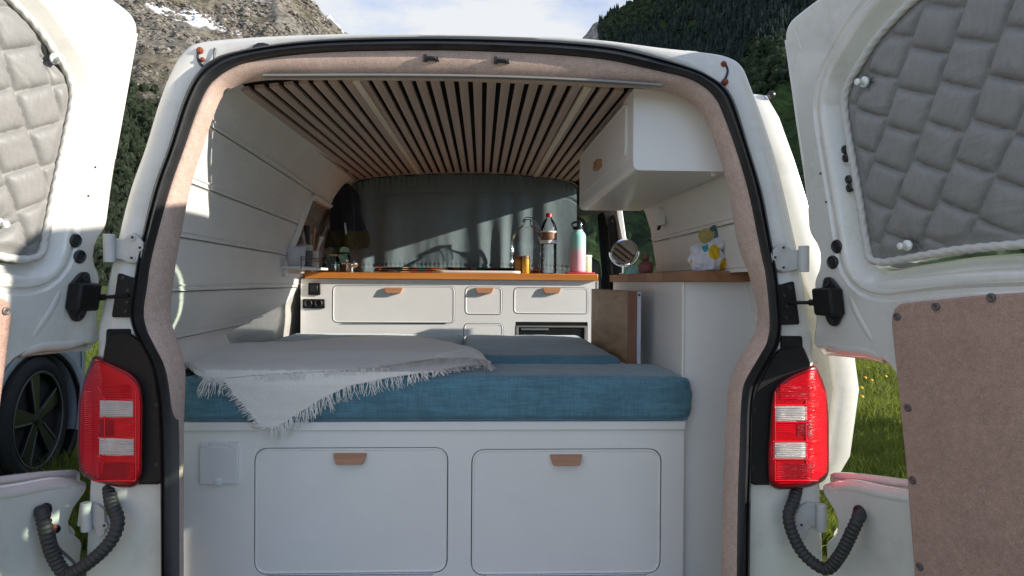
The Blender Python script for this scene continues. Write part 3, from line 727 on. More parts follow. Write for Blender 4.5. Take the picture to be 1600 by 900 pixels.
# ------------------------------------------------------------------ rear doors
PHI = radians(15)
def door_frame(sx):
    p0, p1 = (V3(.76, 1.75, .55), V3(.865, 1.70, -.5)) if sx > 0 else (V3(-.88, 1.75, .55), V3(-.995, 1.70, -.5))
    d = V3(sx * sin(PHI), -cos(PHI), 0); a = p1 - p0
    if sx < 0: p0 = p0 - d * .062; p1 = p1 - d * .062
    nrm = np.cross(d, a) * (1 if sx > 0 else -1); nrm /= np.linalg.norm(nrm)
    if nrm[0] * sx > 0: nrm = -nrm                     # towards the inner face of the door
    def f(t, z, h=0): return p0 + a * (z - .55) / -1.05 + d * t + nrm * h
    def inv(px, py):
        P = at(px, py, plane=(p0, nrm)); b = p0 + a * (P[2] - .55) / -1.05; return float(np.dot(P - b, d)), float(P[2])
    return f, inv, nrm, d
OUTL = [(.70, -.80), (-.035, -.80), (-.03, -.66), (-.026, -.645), (.022, -.60), (.022, -.58), (-.02, -.54), (-.02, -.492), (.05, -.475), (.12, -.462), (.215, -.447), (.262, -.434),
        (.262, -.23), (.256, -.205), (.236, -.188), (.19, -.180), (.10, -.180), (.0, -.184), (.012, -.12), (.024, -.09), (.034, .02), (.062, .055), (.062, .085), (.034, .125), (.037, .235), (.028, .51), (.022, .61), (.030, .655), (.065, .685), (.16, .702), (.40, .715), (.755, .72), (.775, .70), (.78, -.05), (.765, -.5), (.74, -.78)]
ORAD = [.03, .02, .02, .02, .03, .03, .03, .025, .05, .05, .03, .014, .03, .03, .03, .03, .05, .012, .05, .05, .03, .03, .03, .03, .05, .05, .05, .04, .04, .05, .1, .05, .05, .05, .05, .05]
WIN = [(.205, .055), (.222, .036), (.26, .028), (.45, .050), (.72, .058), (.735, .075), (.735, .63), (.71, .655), (.40, .600), (.30, .553), (.205, .475), (.183, .43), (.183, .38), (.195, .22)]
sealer = M('seam_sealer', (.46, .44, .39), .6, .1, 40)
def rear_door(sx, lbl):
    f, inv, nrm, dd = door_frame(sx)
    op = resample(smooth_poly(OUTL, [r * .8 for r in ORAD], 6), 320)
    wp = resample(smooth_poly(WIN, .035, 6), 160)
    m = MB()
    R = lambda p, h: [f(q[0], q[1], h) for q in p]
    prof = [(0, -.062), (-.001, -.050), (.004, -.046), (.013, -.046), (.018, -.043), (.022, -.010), (.025, -.003), (.030, 0)]
    rings = [R(offset_poly(op, o_, True) if o_ > .01 else offset_poly(op, o_), h) for o_, h in prof]
    m.loft(rings)
    wprof = [(-.066, 0), (-.060, -.005), (-.052, -.005), (-.046, .001), (-.038, .001), (-.028, -.006), (-.010, -.030), (-.004, -.034), (0, -.036), (.004, -.05)]
    m.loft([R(offset_poly(wp, o_), h) for o_, h in wprof])
    tess(m, dedupe(offset_poly(op, .030, True)), [offset_poly(wp, -.066)], lambda u, v: f(u, v, 0))
    # outer skin with the glazed opening
    m.loft([R(op, -.062), R(offset_poly(op, .01, True), -.070)]); m.loft([R(offset_poly(wp, .004), -.05), R(offset_poly(wp, .004), -.070)])
    tess(m, dedupe(offset_poly(op, .01, True)), [offset_poly(wp, .004)], lambda u, v: f(u, v, -.070))
    dr = m.build('rear_door', paint, van, ang=40)
    dr['label'] = lbl
    m = MB(); m.tube([f(q[0], q[1], -.0455) for q in offset_poly(op, .0125, True)][::2], .0032, 6, closed=True); m.build('seam_sealer', sealer, dr, ang=80)
    m = MB(); tess(m, offset_poly(wp, .0045), [], lambda u, v: f(u, v, -.056)); m.build('window_glass', glass_tint, dr)
    # stamped ribs along the hinge side
    for a_, b2, r_ in (((.052, .62), (.066, .30), .004), ((.20, -.03), (.215, -.42), .0), ((.085, .64), (.10, .58), .003), ((.085, .585), (.062, .535), .003), ((.058, .545), (.060, .49), .003)):
        m = MB()
        if r_: m.tube([f(*a_, -r_ * .5), f(*b2, -r_ * .5)], r_, 8); m.build('pressed_rib', paint, dr, ang=80)
    for pts in ([(.165, -.02), (.185, -.07), (.225, -.135)], [(.075, -.145), (.12, -.152), (.19, -.15), (.235, -.158)], [(.30, -.46), (.255, -.468), (.19, -.478), (.10, -.49), (.035, -.512)], [(.24, -.01), (.34, .0), (.5, .012), (.72, .018)]):
        m = MB(); Pp = crom([f(u, v, -.0165) for u, v in pts], 6); nP = len(Pp); m.tube([q_ - nrm * (.004 * (abs(2 * i_ / (nP - 1) - 1) ** 4)) for i_, q_ in enumerate(Pp)], .0185, 24); m.build('pressed_rib', paint, dr, ang=80)
    # felt card with countersunk screws
    cp = resample(smooth_poly([(.262, -.78), (.280, -.40), (.285, -.07), (.30, -.042), (.325, -.036), (.50, -.016), (.70, .0), (.735, -.02), (.735, -.78)], .03, 5), 140)
    m = MB(); m.loft([R(cp, -.002), R(cp, .006), R(offset_poly(cp, .004), .0085)]); tess(m, offset_poly(cp, .004), [], lambda u, v: f(u, v, .0085))
    card = m.build('felt_card', felt, dr)
    for q in ((.303, -.066), (.40, -.041), (.517, -.020), (.63, -.008), (.304, -.26), (.295, -.415), (.288, -.60)):
        m = MB(); m.lathe([(.0085, 0), (.0085, .003), (.006, .004), (.003, .003), (.002, .001)], f(q[0], q[1], .0085), 14, nrm); m.build('screw', screw_m, dr)
    for q in ((.147, .092), (.128, .055)):      # rubber bungs
        m = MB(); m.lathe([(.0165, -.001), (.0165, .003), (.014, .006), (.011, .003), (.006, .003), (.005, .005), (.001, .005)], f(q[0], q[1], 0), 20, nrm); m.build('bung', rubber, dr)
    for q in ((.128, .20), (.12, .27)):
        m = MB(); m.lathe([(.0028, -.001), (.0028, .0012), (.001, .0012)], f(q[0], q[1], 0), 10, nrm); m.build('drain_hole', rubber, dr)
    # check strap: black box, lugs and rod to the body
    cz = -.038; ct = .120
    m = MB(); up = f(0, 1) - f(0, 0); up /= np.linalg.norm(up); m.obox(f(ct, cz, .020), dd * .032, nrm * .020, up * .033)
    box = m.build('check_strap', plastic, dr, .007, 3)
    m = MB(); m.prism([f(ct + a_, cz + b2, .002) for a_, b2 in smooth_poly([(-.030, .025), (-.018, .058), (.004, .058), (.030, .028), (.030, -.028), (.004, -.062), (-.020, -.058), (-.03, -.03)], .012, 4)], nrm * .008); m.build('lug_plate', rubber, dr, .002)
    for b2 in (.045, -.047):
        m = MB(); m.lathe([(.009, 0), (.009, .004), (.004, .004), (.004, .001), (.001, .001)], f(ct - .006, cz + b2, .010), 14, nrm); m.build('bolt', plastic_soft, dr)
    end = at(*((202, 462) if sx < 0 else (1233, 473)), Y=1.69)
    a_ = f(ct - .032, cz - .003, .02)
    m = MB(); m.tube([a_, a_ * .35 + end * .65, end + V3(0, -.002, 0)], .0045, 8); m.tube([a_, a_ * .7 + end * .3], .008, 8)
    for dz in (.012, -.012): m.tube([a_ + up * dz, a_ + up * dz - dd * .012], .004, 6)
    m.build('strap_rod', plastic, dr)
    # grommet of the conduit and a small loose plug below it
    for q, r_ in (((.126, -.540), .019), ((.086, -.595), .010)):
        m = MB(); m.lathe([(r_, -.001), (r_, .004), (r_ * .8, .008), (r_ * .65, .008), (r_ * .6, .003), (.001, .003)], f(q[0], q[1], 0), 20, nrm); m.build('grommet', rubber, dr)
    return f, inv, nrm, dd, wp, dr
DL = rear_door(-1, 'left rear door, sunlit, showing its inner face with a felt card'); DR = rear_door(1, 'right rear door, inner face in shade, with a large felt card')
for q in ((.205, .305), (.206, .235)):    # clips that hold the window trim of the shaded door
    m = MB(); 
    for dz in (.010, -.010): m.lathe([(.010, -.002), (.010, .004), (.007, .007), (.002, .005)], DR[0](q[0] - .012, q[1] + dz, -.012), 14, DR[2])
    m.build('clip', rubber, DR[5])
# red wire loop hanging out of the left door
m = MB(); m.tube(crom([at(x, y, Y=1.63) for x, y in ((83, 825), (87, 845), (92, 857), (104, 868), (117, 882), (112, 893), (100, 886), (90, 868))], 6), .003, 6); m.build('loose_wire', rubber, DL[5])
m = MB(); m.lathe([(.004, -.008), (.006, -.005), (.006, .005), (.003, .009)], at(84, 826, Y=1.63), 10, (.3, 0, 1)); m.build('wire_cap', M('red_cap', (.35, .05, .03), .5), DL[5])

# quilted window mats -------------------------------------------------------
def quilt_height(u, v, sd):
    """pillowed, staggered diamond cells"""
    a = (u - .58 * v + .007 * nz3(u * 5, v * 5, sd)) / .104 + 40; k = math.floor(a); fa = a - k
    off = .42 * k + .9 * mnoise.noise(Vector((k * 3.7, sd, 1.5)))
    b = (v + .50 * u + .007 * nz3(u * 5 + 9, v * 5, sd)) / .094 + off + 40; r = math.floor(b); fb = b - r
    da, db = min(fa, 1 - fa) * .098, min(fb, 1 - fb) * .092
    sm = lambda d_: 1 - exp(-d_ / .006)
    rn = mnoise.noise(Vector((k * 5.1, r * 7.3, sd)))
    dome_ = (1 - (2 * fa - 1) ** 4) * (1 - (2 * fb - 1) ** 4)
    h = .0105 * sm(da) * sm(db) + .0052 * dome_ * (1 + .4 * rn)
    # creases run in from the seams, across the cell
    ang = 2.2 * rn + .8; ca, sa = cos(ang), sin(ang); e = (u * ca + v * sa); g = (-u * sa + v * ca)
    h += .0016 * nz3(e * 26, g * 150, sd + 2) * exp(-min(da, db) / .028) + .0011 * nz3(e * 14 + rn * 9, g * 60, sd + 5) + .0024 * nz3(u * 17, v * 17, sd + 7)
    return h
def quilt(D, sx, lbl, sd, cups):
    f, inv, nrm, dd, wp, dr = D
    ip = offset_poly(wp, .022 if sx > 0 else .014)
    root = thing('quilted_window_mat', lbl, 'window mat', f(.45, .05, 0), 'quilted insulating mats in the rear windows')
    import numpy as _np
    x0, x1, z0, z1 = ip[:, 0].min(), ip[:, 0].max(), ip[:, 1].min(), ip[:, 1].max(); st = .0029
    nu, nv = int((x1 - x0) / st), int((z1 - z0) / st)
    def inside(px, pz):
        A = ip; B = np.roll(ip, -1, 0); c = ((A[:, 1] > pz) != (B[:, 1] > pz)); 
        return bool(np.sum(c & (px < (B[:, 0] - A[:, 0]) * (pz - A[:, 1]) / (B[:, 1] - A[:, 1] + 1e-12) + A[:, 0])) % 2)
    ins = [[inside(x0 + i * st, z0 + j * st) for i in range(nu + 1)] for j in range(nv + 1)]
    m = MB(); ids = {}; ipd = resample(ip, 400)
    for j in range(nv + 1):
        for i in range(nu + 1):
            if not ins[j][i]: continue
            u, v = x0 + i * st, z0 + j * st
            h = quilt_height(u, v, sd); db_ = float(np.sqrt(((ipd - (u, v)) ** 2).sum(1)).min()); h = h * sstep(0, .035, db_) + .004 * (1 - sstep(0, .02, db_))
            for cu, cv in cups:
                dq = sqrt((u - cu) ** 2 + (v - cv) ** 2); th = math.atan2(v - cv, u - cu)
                h -= .016 * exp(-(dq / .026) ** 2) * (1 + .25 * sin(7 * th + sd)); 
            ids[i, j] = len(m.v); m.v.append(tuple(f(u, v, -.020 + h)))
    for (i, j) in ids:
        q = [(i, j), (i + 1, j), (i + 1, j + 1), (i, j + 1)]
        if all(z in ids for z in q): m.f.append(tuple(ids[z] for z in q))
    m.build('quilted_cover', quilt_mat, root, ang=75)
    # back of the mat
    m = MB(); m.loft([[f(q[0], q[1], h) for q in ip] for h in (-.030, -.018)]); tess(m, ip, [], lambda u, v: f(u, v, -.030)); m.build('mat_back', quilt_mat, root)
    # twisted cord piping
    ring = resample(offset_poly(ip, -.001), 520); P = [f(q[0], q[1], -.011) for q in ring]; m = MB(); 
    m.tube(P, .0085, 12, closed=True, tw=.10, tf=.9)
    m.build('piping', piping_mat, root, ang=80)
    for cu, cv in cups:
        m = MB(); c = f(cu, cv, -.010)
        m.lathe([(.012, 0), (.012, .004), (.007, .007), (.005, .009), (.005, .017), (.0075, .019), (.0075, .023), (.003, .025)], c, 18, nrm + .25 * V3(0, 0, 1) * 0); m.build('suction_cup', suc_mat, root, .0005)
    return root
suc_mat = M('clear_vinyl_knob', (.75, .76, .72), .12, .05, 20, spec=.9, coat=.8)
def cupuv(D, pts): return [D[1](x, y) for x, y in pts]
quilt(DL, -1, 'sunlit silver quilted mat with white piping in the left rear door window', 3.0, cupuv(DL, [(90, 92), (3, 350)]))
quilt(DR, 1, 'shaded grey quilted mat with two clear knobs in the right rear door window', 11.0, cupuv(DR, [(1346, 128), (1413, 384)]))

# ------------------------------------------------------------------ sliding door, pushed back along the right flank
m = MB(); rows = []
for z, X, ye in ((-.62, 1.07, 2.02), (-.50, 1.085, 1.94), (-.30, 1.09, 1.905), (-.12, 1.06, 1.90), (.0, 1.00, 1.90), (.23, .935, 1.905), (.36, .895, 1.91), (.48, .855, 1.92), (.55, .83, 1.95), (.575, .80, 2.02)):
    rows.append([V3(X - .070, ye + .03, z), V3(X - .074, ye + .02, z), V3(X - .070, ye + .006, z), V3(X - .055, ye, z), V3(X - .02, ye, z), V3(X - .004, ye + .008, z), V3(X, ye + .03, z), V3(X, 2.86, z), V3(X - .07, 2.86, z)])
m.loft(rows, True, True, True); sd_ = m.build('sliding_door', paint, van, ang=45)
sd_['label'] = 'open sliding door pushed back along the right flank'
m = MB(); tp = smooth_poly([(.13, 2.0), (.13, 2.7), (.46, 2.7), (.50, 2.06), (.44, 1.985)], .05, 5)
def sdx(z): return interp(z, [-.12, 0, .23, .36, .48, .55], [.956, .926, .861, .821, .781, .756])
m.prism([V3(sdx(z) - .003, y, z) for z, y in tp], (-.012, 0, 0)); m.build('door_trim', M('brown_trim', (.24, .115, .06), .6, .15, 20), sd_)
P = at(1209, 146, Y=1.93); m = MB(); m.lathe([(.011, 0), (.011, .012), (.006, .016)], P + V3(0, .02, 0), 14, (-.3, -1, 0)); m.build('guide_pin', rubber, sd_)

# van wheels and a rear bumper (mostly out of the frame)
tyre_mat = M('tyre_rubber', (.016, .016, .017), .8, .3, 30, .4, 120)
rim_mat = M('black_alloy', (.012, .012, .013), .35, .1, 30, coat=.4)
def wheel(parent, c, sgn, R=.345, rim_r=.255, wd=.22, steer=0):
    c = np.array(c, float); ax = V3(sgn, steer, 0); ax /= np.linalg.norm(ax); fwd = V3(-ax[1], ax[0], 0)
    m = MB(); m.lathe([(rim_r - .01, -wd), (R - .03, -wd), (R - .005, -wd + .02), (R, -wd + .05), (R, -.05), (R - .006, -.02), (R - .03, -.002), (R - .055, .004), (rim_r + .012, -.004), (rim_r, -.012), (rim_r, -.05)], c, 48, ax); t_ = m.build('tyre', tyre_mat, parent, ang=40)
    m = MB(); m.lathe([(rim_r - .002, -.06), (rim_r + .001, -.010), (rim_r - .014, -.006), (rim_r - .018, -.03), (rim_r - .02, -.10), (.05, -.11), (.001, -.11)], c, 48, ax); rm = m.build('rim', rim_mat, parent, ang=40)
    edge = M('machined_edge', (.20, .20, .20), .35, .05, 20, metal=.6) if 'machined_edge' not in bpy.data.materials else bpy.data.materials['machined_edge']
    for k in range(5):
        th = radians(72 * k + 22); e = fwd * cos(th) + V3(0, 0, sin(th)); g = -fwd * sin(th) + V3(0, 0, cos(th)); m = MB()
        m.prism([c + ax * -.045 + e * a_ + g * b2 for a_, b2 in ((.03, -.025), (.03, .028), (rim_r - .02, .058), (rim_r - .012, .01), (rim_r - .02, -.045))], ax * .026); sp = m.build('spoke', rim_mat, parent, .004)
        m = MB(); m.prism([c + ax * -.018 + e * a_ + g * b2 for a_, b2 in ((.06, .030), (rim_r - .026, .062), (rim_r - .024, .050), (.062, .022))], ax * .004); m.build('spoke_edge', edge, parent)
    m = MB(); m.lathe([(.045, -.05), (.045, -.022), (.03, -.012), (.001, -.010)], c, 20, ax); m.build('hub_cap', rim_mat, parent)
    m = MB(); m.lathe([(rim_r - .012, -.008), (rim_r - .002, -.004), (rim_r + .002, -.006)], c, 48, ax); m.f = [q for q in m.f if len(q) == 4]; m.build('rim_edge', edge, parent)
for y in (2.75, 5.65):
    for sx in (-1, 1):
        wh = bpy.data.objects.new('wheel', None); COL.objects.link(wh); wh.parent = van
        wheel(wh, (VX + sx * .89, y, -ZC + .345), sx)
m = MB(); m.box(VX - .9, VX + .9, 1.62, 1.78, -1.12, -.955); m.build('rear_bumper', plastic_soft, van, .02, 3)

# ================================================================== fitted interior (van parts)
def ceil_z(x, Y): return .568 + .0235 * (Y - 1.93) - .055 * (abs(x - VX) / .68) ** 2.2
cp = bpy.data.objects.new('ceiling_panel', None); 
m = MB(); m.grid(lambda u, v: (VX - .715 + 1.43 * u, 1.80 + 2.06 * v, ceil_z(VX - .715 + 1.43 * u, 1.80 + 2.06 * v) + .011), 40, 4)
black_felt = M('black_felt', (.006, .006, .007), .95, .2, 60, spec=.1)
cp = m.build('ceiling_panel', black_felt, van)
PITCH = .0402
xs = [VX + .012 + (k - 18) * PITCH for k in range(37)]
slat_me = None
for x in xs:
    if abs(x - VX) > .705: continue
    strip = min(abs(x + .358), abs(x - .290)) < PITCH / 2
    wv = .0258
    if slat_me is None:
        m = MB(); m.box(-wv / 2, wv / 2, 0, 1.90, 0, .012); 
        o = m.build('slat', slat_wood, cp, .0012); slat_me = o.data
    else:
        o = bpy.data.objects.new('slat', slat_me); COL.objects.link(o); o.parent = cp
        b = o.modifiers.new('bevel', 'BEVEL'); b.width = .0012; b.segments = 2
    sl_ = (ceil_z(x + .02, 2) - ceil_z(x - .02, 2)) / .04
    root = van.location
    o.matrix_local = Matrix.Translation(Vector((x - root.x, 1.925 - root.y, ceil_z(x, 1.925) + ZC - root.z))) @ Matrix.Rotation(-atan(sl_), 4, 'Y') @ Matrix.Rotation(.0235, 4, 'X')
# first mesh was stored relative to the van: make it local
for v in slat_me.vertices: v.co = v.co + Vector(van.location) - Vector((0, 0, ZC))
for xx, nm in ((-.352, 'light_strip'), (.297, 'light_strip')):
    m = MB(); lo = []
    for k in range(2):
        Y = 1.925 + 1.9 * k; z = ceil_z(xx, Y)
        lo.append([V3(xx - .0105, Y, z - .004), V3(xx + .0105, Y, z - .004), V3(xx + .0105, Y, z + .011), V3(xx - .0105, Y, z + .011)])
    m.loft(lo, True, True, True); m.build(nm, strip_wood, cp, .001)

# left and right wall boards -------------------------------------------------
def wl_x(z, Y):
    b = interp(z, [-.5, -.2, -.1, 0, .12, .245, .34, .44, .52, .58], [-.93, -.915, -.86, -.82, -.800, -.776, -.752, -.716, -.668, -.62])
    return b - .060 * (Y - 1.8) * interp(z, [0, .6], [1, .62])
def wr_x(z, Y):
    b = interp(z, [-.5, .05, .24, .34, .445, .5, .58], [.765, .765, .735, .70, .65, .57, .49])
    return b + .0 * (Y - 1.8)
JL = [-.74, -.60, -.465, -.32, -.175, -.030, .115, .258, .41, .575]
def boards(fx, sgn, joints, y0, yend, name):
    wall = None
    for z0, z1 in zip(joints[:-1], joints[1:]):
        y1 = yend(z0, z1)
        m = MB(); NY = 14; lo = []
        zz = [z0 + .0014, z0 + .005, z0 + .014, z0 + .0155, z0 + .0195, z0 + .021] + list(np.linspace(z0 + .032, z1 - .012, 8)) + [z1 - .004, z1 - .0014]
        dd = [-.0055, -.001, 0, -.005, -.005, 0] + [0] * 8 + [-.0005, -.0055]
        for j in range(NY + 1):
            lo.append([V3(fx(z, (ye := (y1(z) if callable(y1) else y1), 1.83 + (ye - 1.83) * j / NY)[1]) - sgn * d, 1.83 + (ye - 1.83) * j / NY, z) for z, d in zip(zz, dd)])
        lo2 = [[p - V3(sgn * .014, 0, 0) for p in l] for l in lo]
        m.loft(lo, False); m.loft([lo[0], lo2[0]], False); m.loft([lo[-1], lo2[-1]], False)
        if wall is None:
            wall = m.build(name, panel_white, van, ang=25)
        else: m.build('board', panel_white, wall, ang=25)
    return wall
# the quilted side window sits ahead of this slanting line
def win_edge(z): return interp(z, [.02, .55], [3.10, 3.30])
lw = boards(wl_x, 1, JL, 1.83, lambda a, b: (lambda z: win_edge(z)) if (a > .01 and a < .4) else (4.2), 'left_wall_boards')
JR = [.035, .18, .325]
boards(wr_x, -1, JR, 1.83, lambda a, b: 2.95, 'right_wall_boards')
# dark backing so that no light leaks past the boards
m = MB(); m.grid(lambda u, v: (wl_x(-.74 + 1.3 * v, 1.83 + 2.4 * u) - .03, 1.83 + 2.4 * u, -.74 + 1.3 * v), 8, 12); m.build('wall_backing', panel_white, van)
# left window: white frame, quilted mat
root_w = thing('quilted_side_mat', 'dim quilted mat covering the left side window ahead of the wall boards', 'window mat', (-.9, 3.5, .05))
def lwp(Y, z, h): return V3(wl_x(z, Y) + h, Y, z)
m = MB(); m.grid(lambda u, v: lwp(win_edge(.03 + .37 * v) + .03 + .86 * u, .03 + .37 * v, -.022 + .9 * quilt_height(u * .8, v * .5, 21)), 110, 60); m.build('quilted_cover', M('taupe_quilt', (.20, .175, .15), .6, .06, 12), root_w, ang=75)
m = MB(); fr = [V3(0, 3.085, .022), V3(0, 3.215, .408), V3(0, 4.15, .408), V3(0, 4.15, .025)]; fr = smooth_poly(fr, .03, 4)
o1 = [lwp(p[1], p[2], .016) for p in fr]; cen = V3(0, 3.66, .25)
def shr(p, k): q = cen + (p - cen) * (1 - k / max(.2, np.linalg.norm(p - cen))); return q
m.loft([[lwp(p[1], p[2], -.006) for p in fr], o1, [lwp(shr(p, .012)[1], shr(p, .012)[2], .018) for p in fr], [lwp(shr(p, .045)[1], shr(p, .045)[2], .012) for p in fr], [lwp(shr(p, .050)[1], shr(p, .050)[2], -.022) for p in fr]]); m.build('window_frame', lacquer, van, ang=40)

# cab lining and seats
cab = M('cab_trim_grey', (.030, .030, .032), .75, .15, 10, .2, 200)
seat_m = M('seat_fabric', (.075, .075, .078), .9, .12, 30, .3, 260)
m = MB()
for x0, x1, y0, y1, z0, z1 in ((-.93, -.90, 3.9, 5.4, -.7, .05), (-.90, -.84, 4.5, 5.2, .02, .07), (.80, .83, 4.42, 5.4, -.7, .04), (-.9, .8, 5.0, 5.6, -.7, -.06), (-.86, .74, 3.90, 4.86, .535, .55)): m.box(x0, x1, y0, y1, z0, z1)
m.build('cab_lining', cab, van, .01)
def seat(cx, Y):
    st = bpy.data.objects.new('front_seat', None); COL.objects.link(st); st.parent = van
    def slab(w0, w1, z0, z1, y0, dep, r, nm):
        p = smooth_poly([(cx - w0, z0), (cx + w0, z0), (cx + w1, z1), (cx - w1, z1)], r, 6)
        m = MB(); q = resample(p, 60); c = q.mean(0)
        m.loft([[V3(c[0] + (a[0] - c[0]) * s_, y0 + d_, c[1] + (a[1] - c[1]) * s_) for a in q] for s_, d_ in ((.05, 0), (.85, 0), (.96, .012), (1, .04), (1, dep - .03), (.95, dep), (.05, dep))], True, True, True); return m.build(nm, seat_m, st)
    slab(.24, .20, -.62, .155, Y, .13, .06, 'backrest'); slab(.125, .115, .185, .40, Y + .02, .10, .05, 'headrest')
    m = MB(); m.tube([(cx - .06, Y + .06, .13), (cx - .06, Y + .06, .22)], .008, 8); m.tube([(cx + .06, Y + .06, .13), (cx + .06, Y + .06, .22)], .008, 8); m.build('headrest_post', steel, st)
    m = MB(); m.box(cx - .25, cx + .25, Y + .1, Y + .6, -.62, -.48); m.build('cushion', seat_m, st, .04, 3)
seat(.515, 4.05); seat(-.60, 4.12)
# B pillar between the sliding doorway and the cab door
bp_ = M('pillar_paint', (.68, .67, .64), .35, .04, 8, coat=.3)
def pil(poly, X, d, mat, name, par, bev=.003):
    m = MB(); m.prism([at(u, v, X=X) for u, v in poly], (d, 0, 0)); return m.build(name, mat, par, bev)
m = MB(); m.prism([V3(.86, 3.885, -.7), V3(.86, 4.45, -.7), V3(.835, 4.45, .02), V3(.755, 4.45, .56), V3(.755, 3.885, .56), V3(.835, 3.885, .02)], (.03, 0, 0)); bpl = m.build('door_pillar', bp_, van, .006)
def bpx(z): return interp(z, [-.7, .02, .56], [.86, .835, .755]) - .001
def strip_p(y0, y1, z0, z1, d, mat, nm, lean=.0):
    m = MB(); m.prism([V3(bpx(z0), y0, z0), V3(bpx(z0), y1, z0), V3(bpx(z1), y1 - lean, z1), V3(bpx(z1), y0 - lean, z1)], (-d, 0, 0)); return m.build(nm, mat, bpl, .002)
strip_p(3.95, 4.16, -.2, .50, .004, rubber, 'pillar_gasket', 0)
strip_p(4.23, 4.44, -.65, .50, .012, cab, 'pillar_trim', 0)
for z, y in ((.38, 4.04), (.33, 4.07), (.25, 4.06), (.17, 4.08)):
    m = MB(); m.lathe([(.020, 0), (.020, .006), (.013, .009), (.008, .005), (.001, .005)], V3(bpx(z) - .004, y, z), 14, (-1, 0, 0)); m.build('pillar_fixing', steel, bpl)

# ------------------------------------------------------------------ curtain
curtain_m = M('curtain_cloth', (.18, .235, .25), .9, .10, 5, spec=.2, sheen=.1); weave(curtain_m, .25, 600, .95, 1.05)
t_, b_ = nodes(curtain_m); tl = N(t_, 'ShaderNodeBsdfTranslucent'); tl.inputs[0].default_value = (.11, .16, .16, 1); ms = N(t_, 'ShaderNodeMixShader'); ms.inputs[0].default_value = .10
L(t_, b_.outputs[0], ms.inputs[1]); L(t_, tl.outputs[0], ms.inputs[2]); L(t_, ms.outputs[0], t_.nodes['Material Output'].inputs[0])
ct = thing('curtain', 'dark grey-green curtain drawn across the cab behind the kitchen', 'curtain', (-.1, 3.87, .62))
rail = [at(x, y, Y=3.855) for x, y in ((548, 287), (562, 280), (600, 274), (650, 271), (700, 269.5), (760, 269.5), (820, 272), (870, 278), (893, 284), (903, 292))]
rl = crom(rail, 6)
m = MB(); m.tube(rl, .0065, 8); m.build('rail', alu, ct)
rx = rl[:, 0]
def cur(u, v):
    x = -.745 + 1.285 * u; zt = float(np.interp(x, rx, rl[:, 2])) - .004
    w_ = .5 + .5 * v
    fold = .009 * sin(u * 46 + 3 * sin(u * 9)) * w_ + .016 * nz3(u * 5, v * .8, 3) + .004 * nz3(u * 26, v * 3, 8) * w_
    hemb = .004 * exp(-((v - .80) / .008) ** 2) + .004 * exp(-((v - .155) / .008) ** 2) + .0007 * sin(u * 330) * exp(-((v - .80) / .03) ** 2)
    top = .006 * sin(u * 260) * max(0, 1 - v * 9)
    return V3(x + .012 * nz3(u * 6, v * 2, 1) * v, 3.872 + fold + top + hemb, zt + (-.03 - zt) * v - .006 * abs(sin(u * 30)) * max(0, 1 - v * 12))
m = MB(); m.grid(cur, 320, 90); m.build('cloth', curtain_m, ct, ang=80)

# ================================================================== furniture
def front_panel(outer, holes, Y, dpt, mat, name, parent):
    """frontal board with real openings: outer / holes are (x, z) polygons"""
    m = MB(); tess(m, outer, holes, lambda u, v: V3(u, Y, v))
    for r_ in [outer] + holes: m.loft([[V3(q[0], Y, q[1]) for q in r_], [V3(q[0], Y + dpt, q[1]) for q in r_]])
    return m.build(name, mat, parent, ang=30)
def pxr(x0, y0, x1, y1, r, Y, n=6):
    A, B = at(x0, (y0 + y1) / 2, Y=Y), at(x1, (y0 + y1) / 2, Y=Y); T, Bo = at((x0 + x1) / 2, y0, Y=Y), at((x0 + x1) / 2, y1, Y=Y)
    return rrect(A[0], B[0], Bo[2], T[2], r, n)
def flap(hole, Y, name, parent, mat, gap=.0030, proud=.0015):
    h = offset_poly(np.array(hole), gap); m = MB()
    rows = [(0, .014), (0, .0), (.0015, -proud), (.0045, -proud), (.0065, 0), (.0085, .0)]
    m.loft([[V3(q[0], Y + d, q[1]) for q in offset_poly(h, o_)] for o_, d in rows]); tess(m, offset_poly(h, .0085), [], lambda u, v: V3(u, Y, v))
    return m.build(name, mat, parent, ang=30)
def handle(cx, cz, wt, wb, hh, Y, parent, proud=.018, mat=None):
    m = MB(); o = smooth_poly([(cx - wt, cz + hh), (cx + wt, cz + hh), (cx + wb, cz - hh), (cx - wb, cz - hh)], .006, 4)
    m.loft([[V3(x, Y, z) for x, z in o], [V3(x, Y - proud * (.45 + .55 * (cz + hh - z) / (2 * hh)) , z) for x, z in o]], True, True, True)
    return m.build('handle', mat or handle_wood, parent, .002)

# kitchen block ---------------------------------------------------------------
KY = 3.5
kit = thing('kitchen_cabinet', 'low white kitchen cabinet with orange-lit pine worktop across the van', 'cabinet', (-.1, KY + .17, -.94))
A, B = at(470, 440, Y=KY), at(921, 440, Y=KY)
zt = at(700, 437, Y=KY)[2]
h1 = pxr(519, 446, 711, 505, .03, KY); h2 = pxr(726, 448, 785, 492, .028, KY); h3 = pxr(802, 449, 920, 491, .028, KY); h4 = pxr(724, 505, 787, 568, .028, KY)
xr = at(933, 440, Y=KY)[0]
front_panel([(A[0], -.94), (xr, -.94), (xr, zt), (A[0], zt)], [h1, h2, h3, h4, pxr(805, 503, 918, 600, .004, KY)], KY, .016, lacquer, 'carcass_front', kit)
m = MB(); m.box(A[0], xr, KY + .016, KY + .022, -.94, zt - .002); m.build('carcass_back', gap_dark, kit)
m = MB(); m.box(xr - .016, xr, KY + .0225, KY + .34, -.94, zt); m.build('side_panel', lacquer, kit)
m = MB(); m.box(xr + .001, xr + .006, KY - .003, KY + .02, -.94, zt - .001); m.build('edge_bead', lacquer, kit)
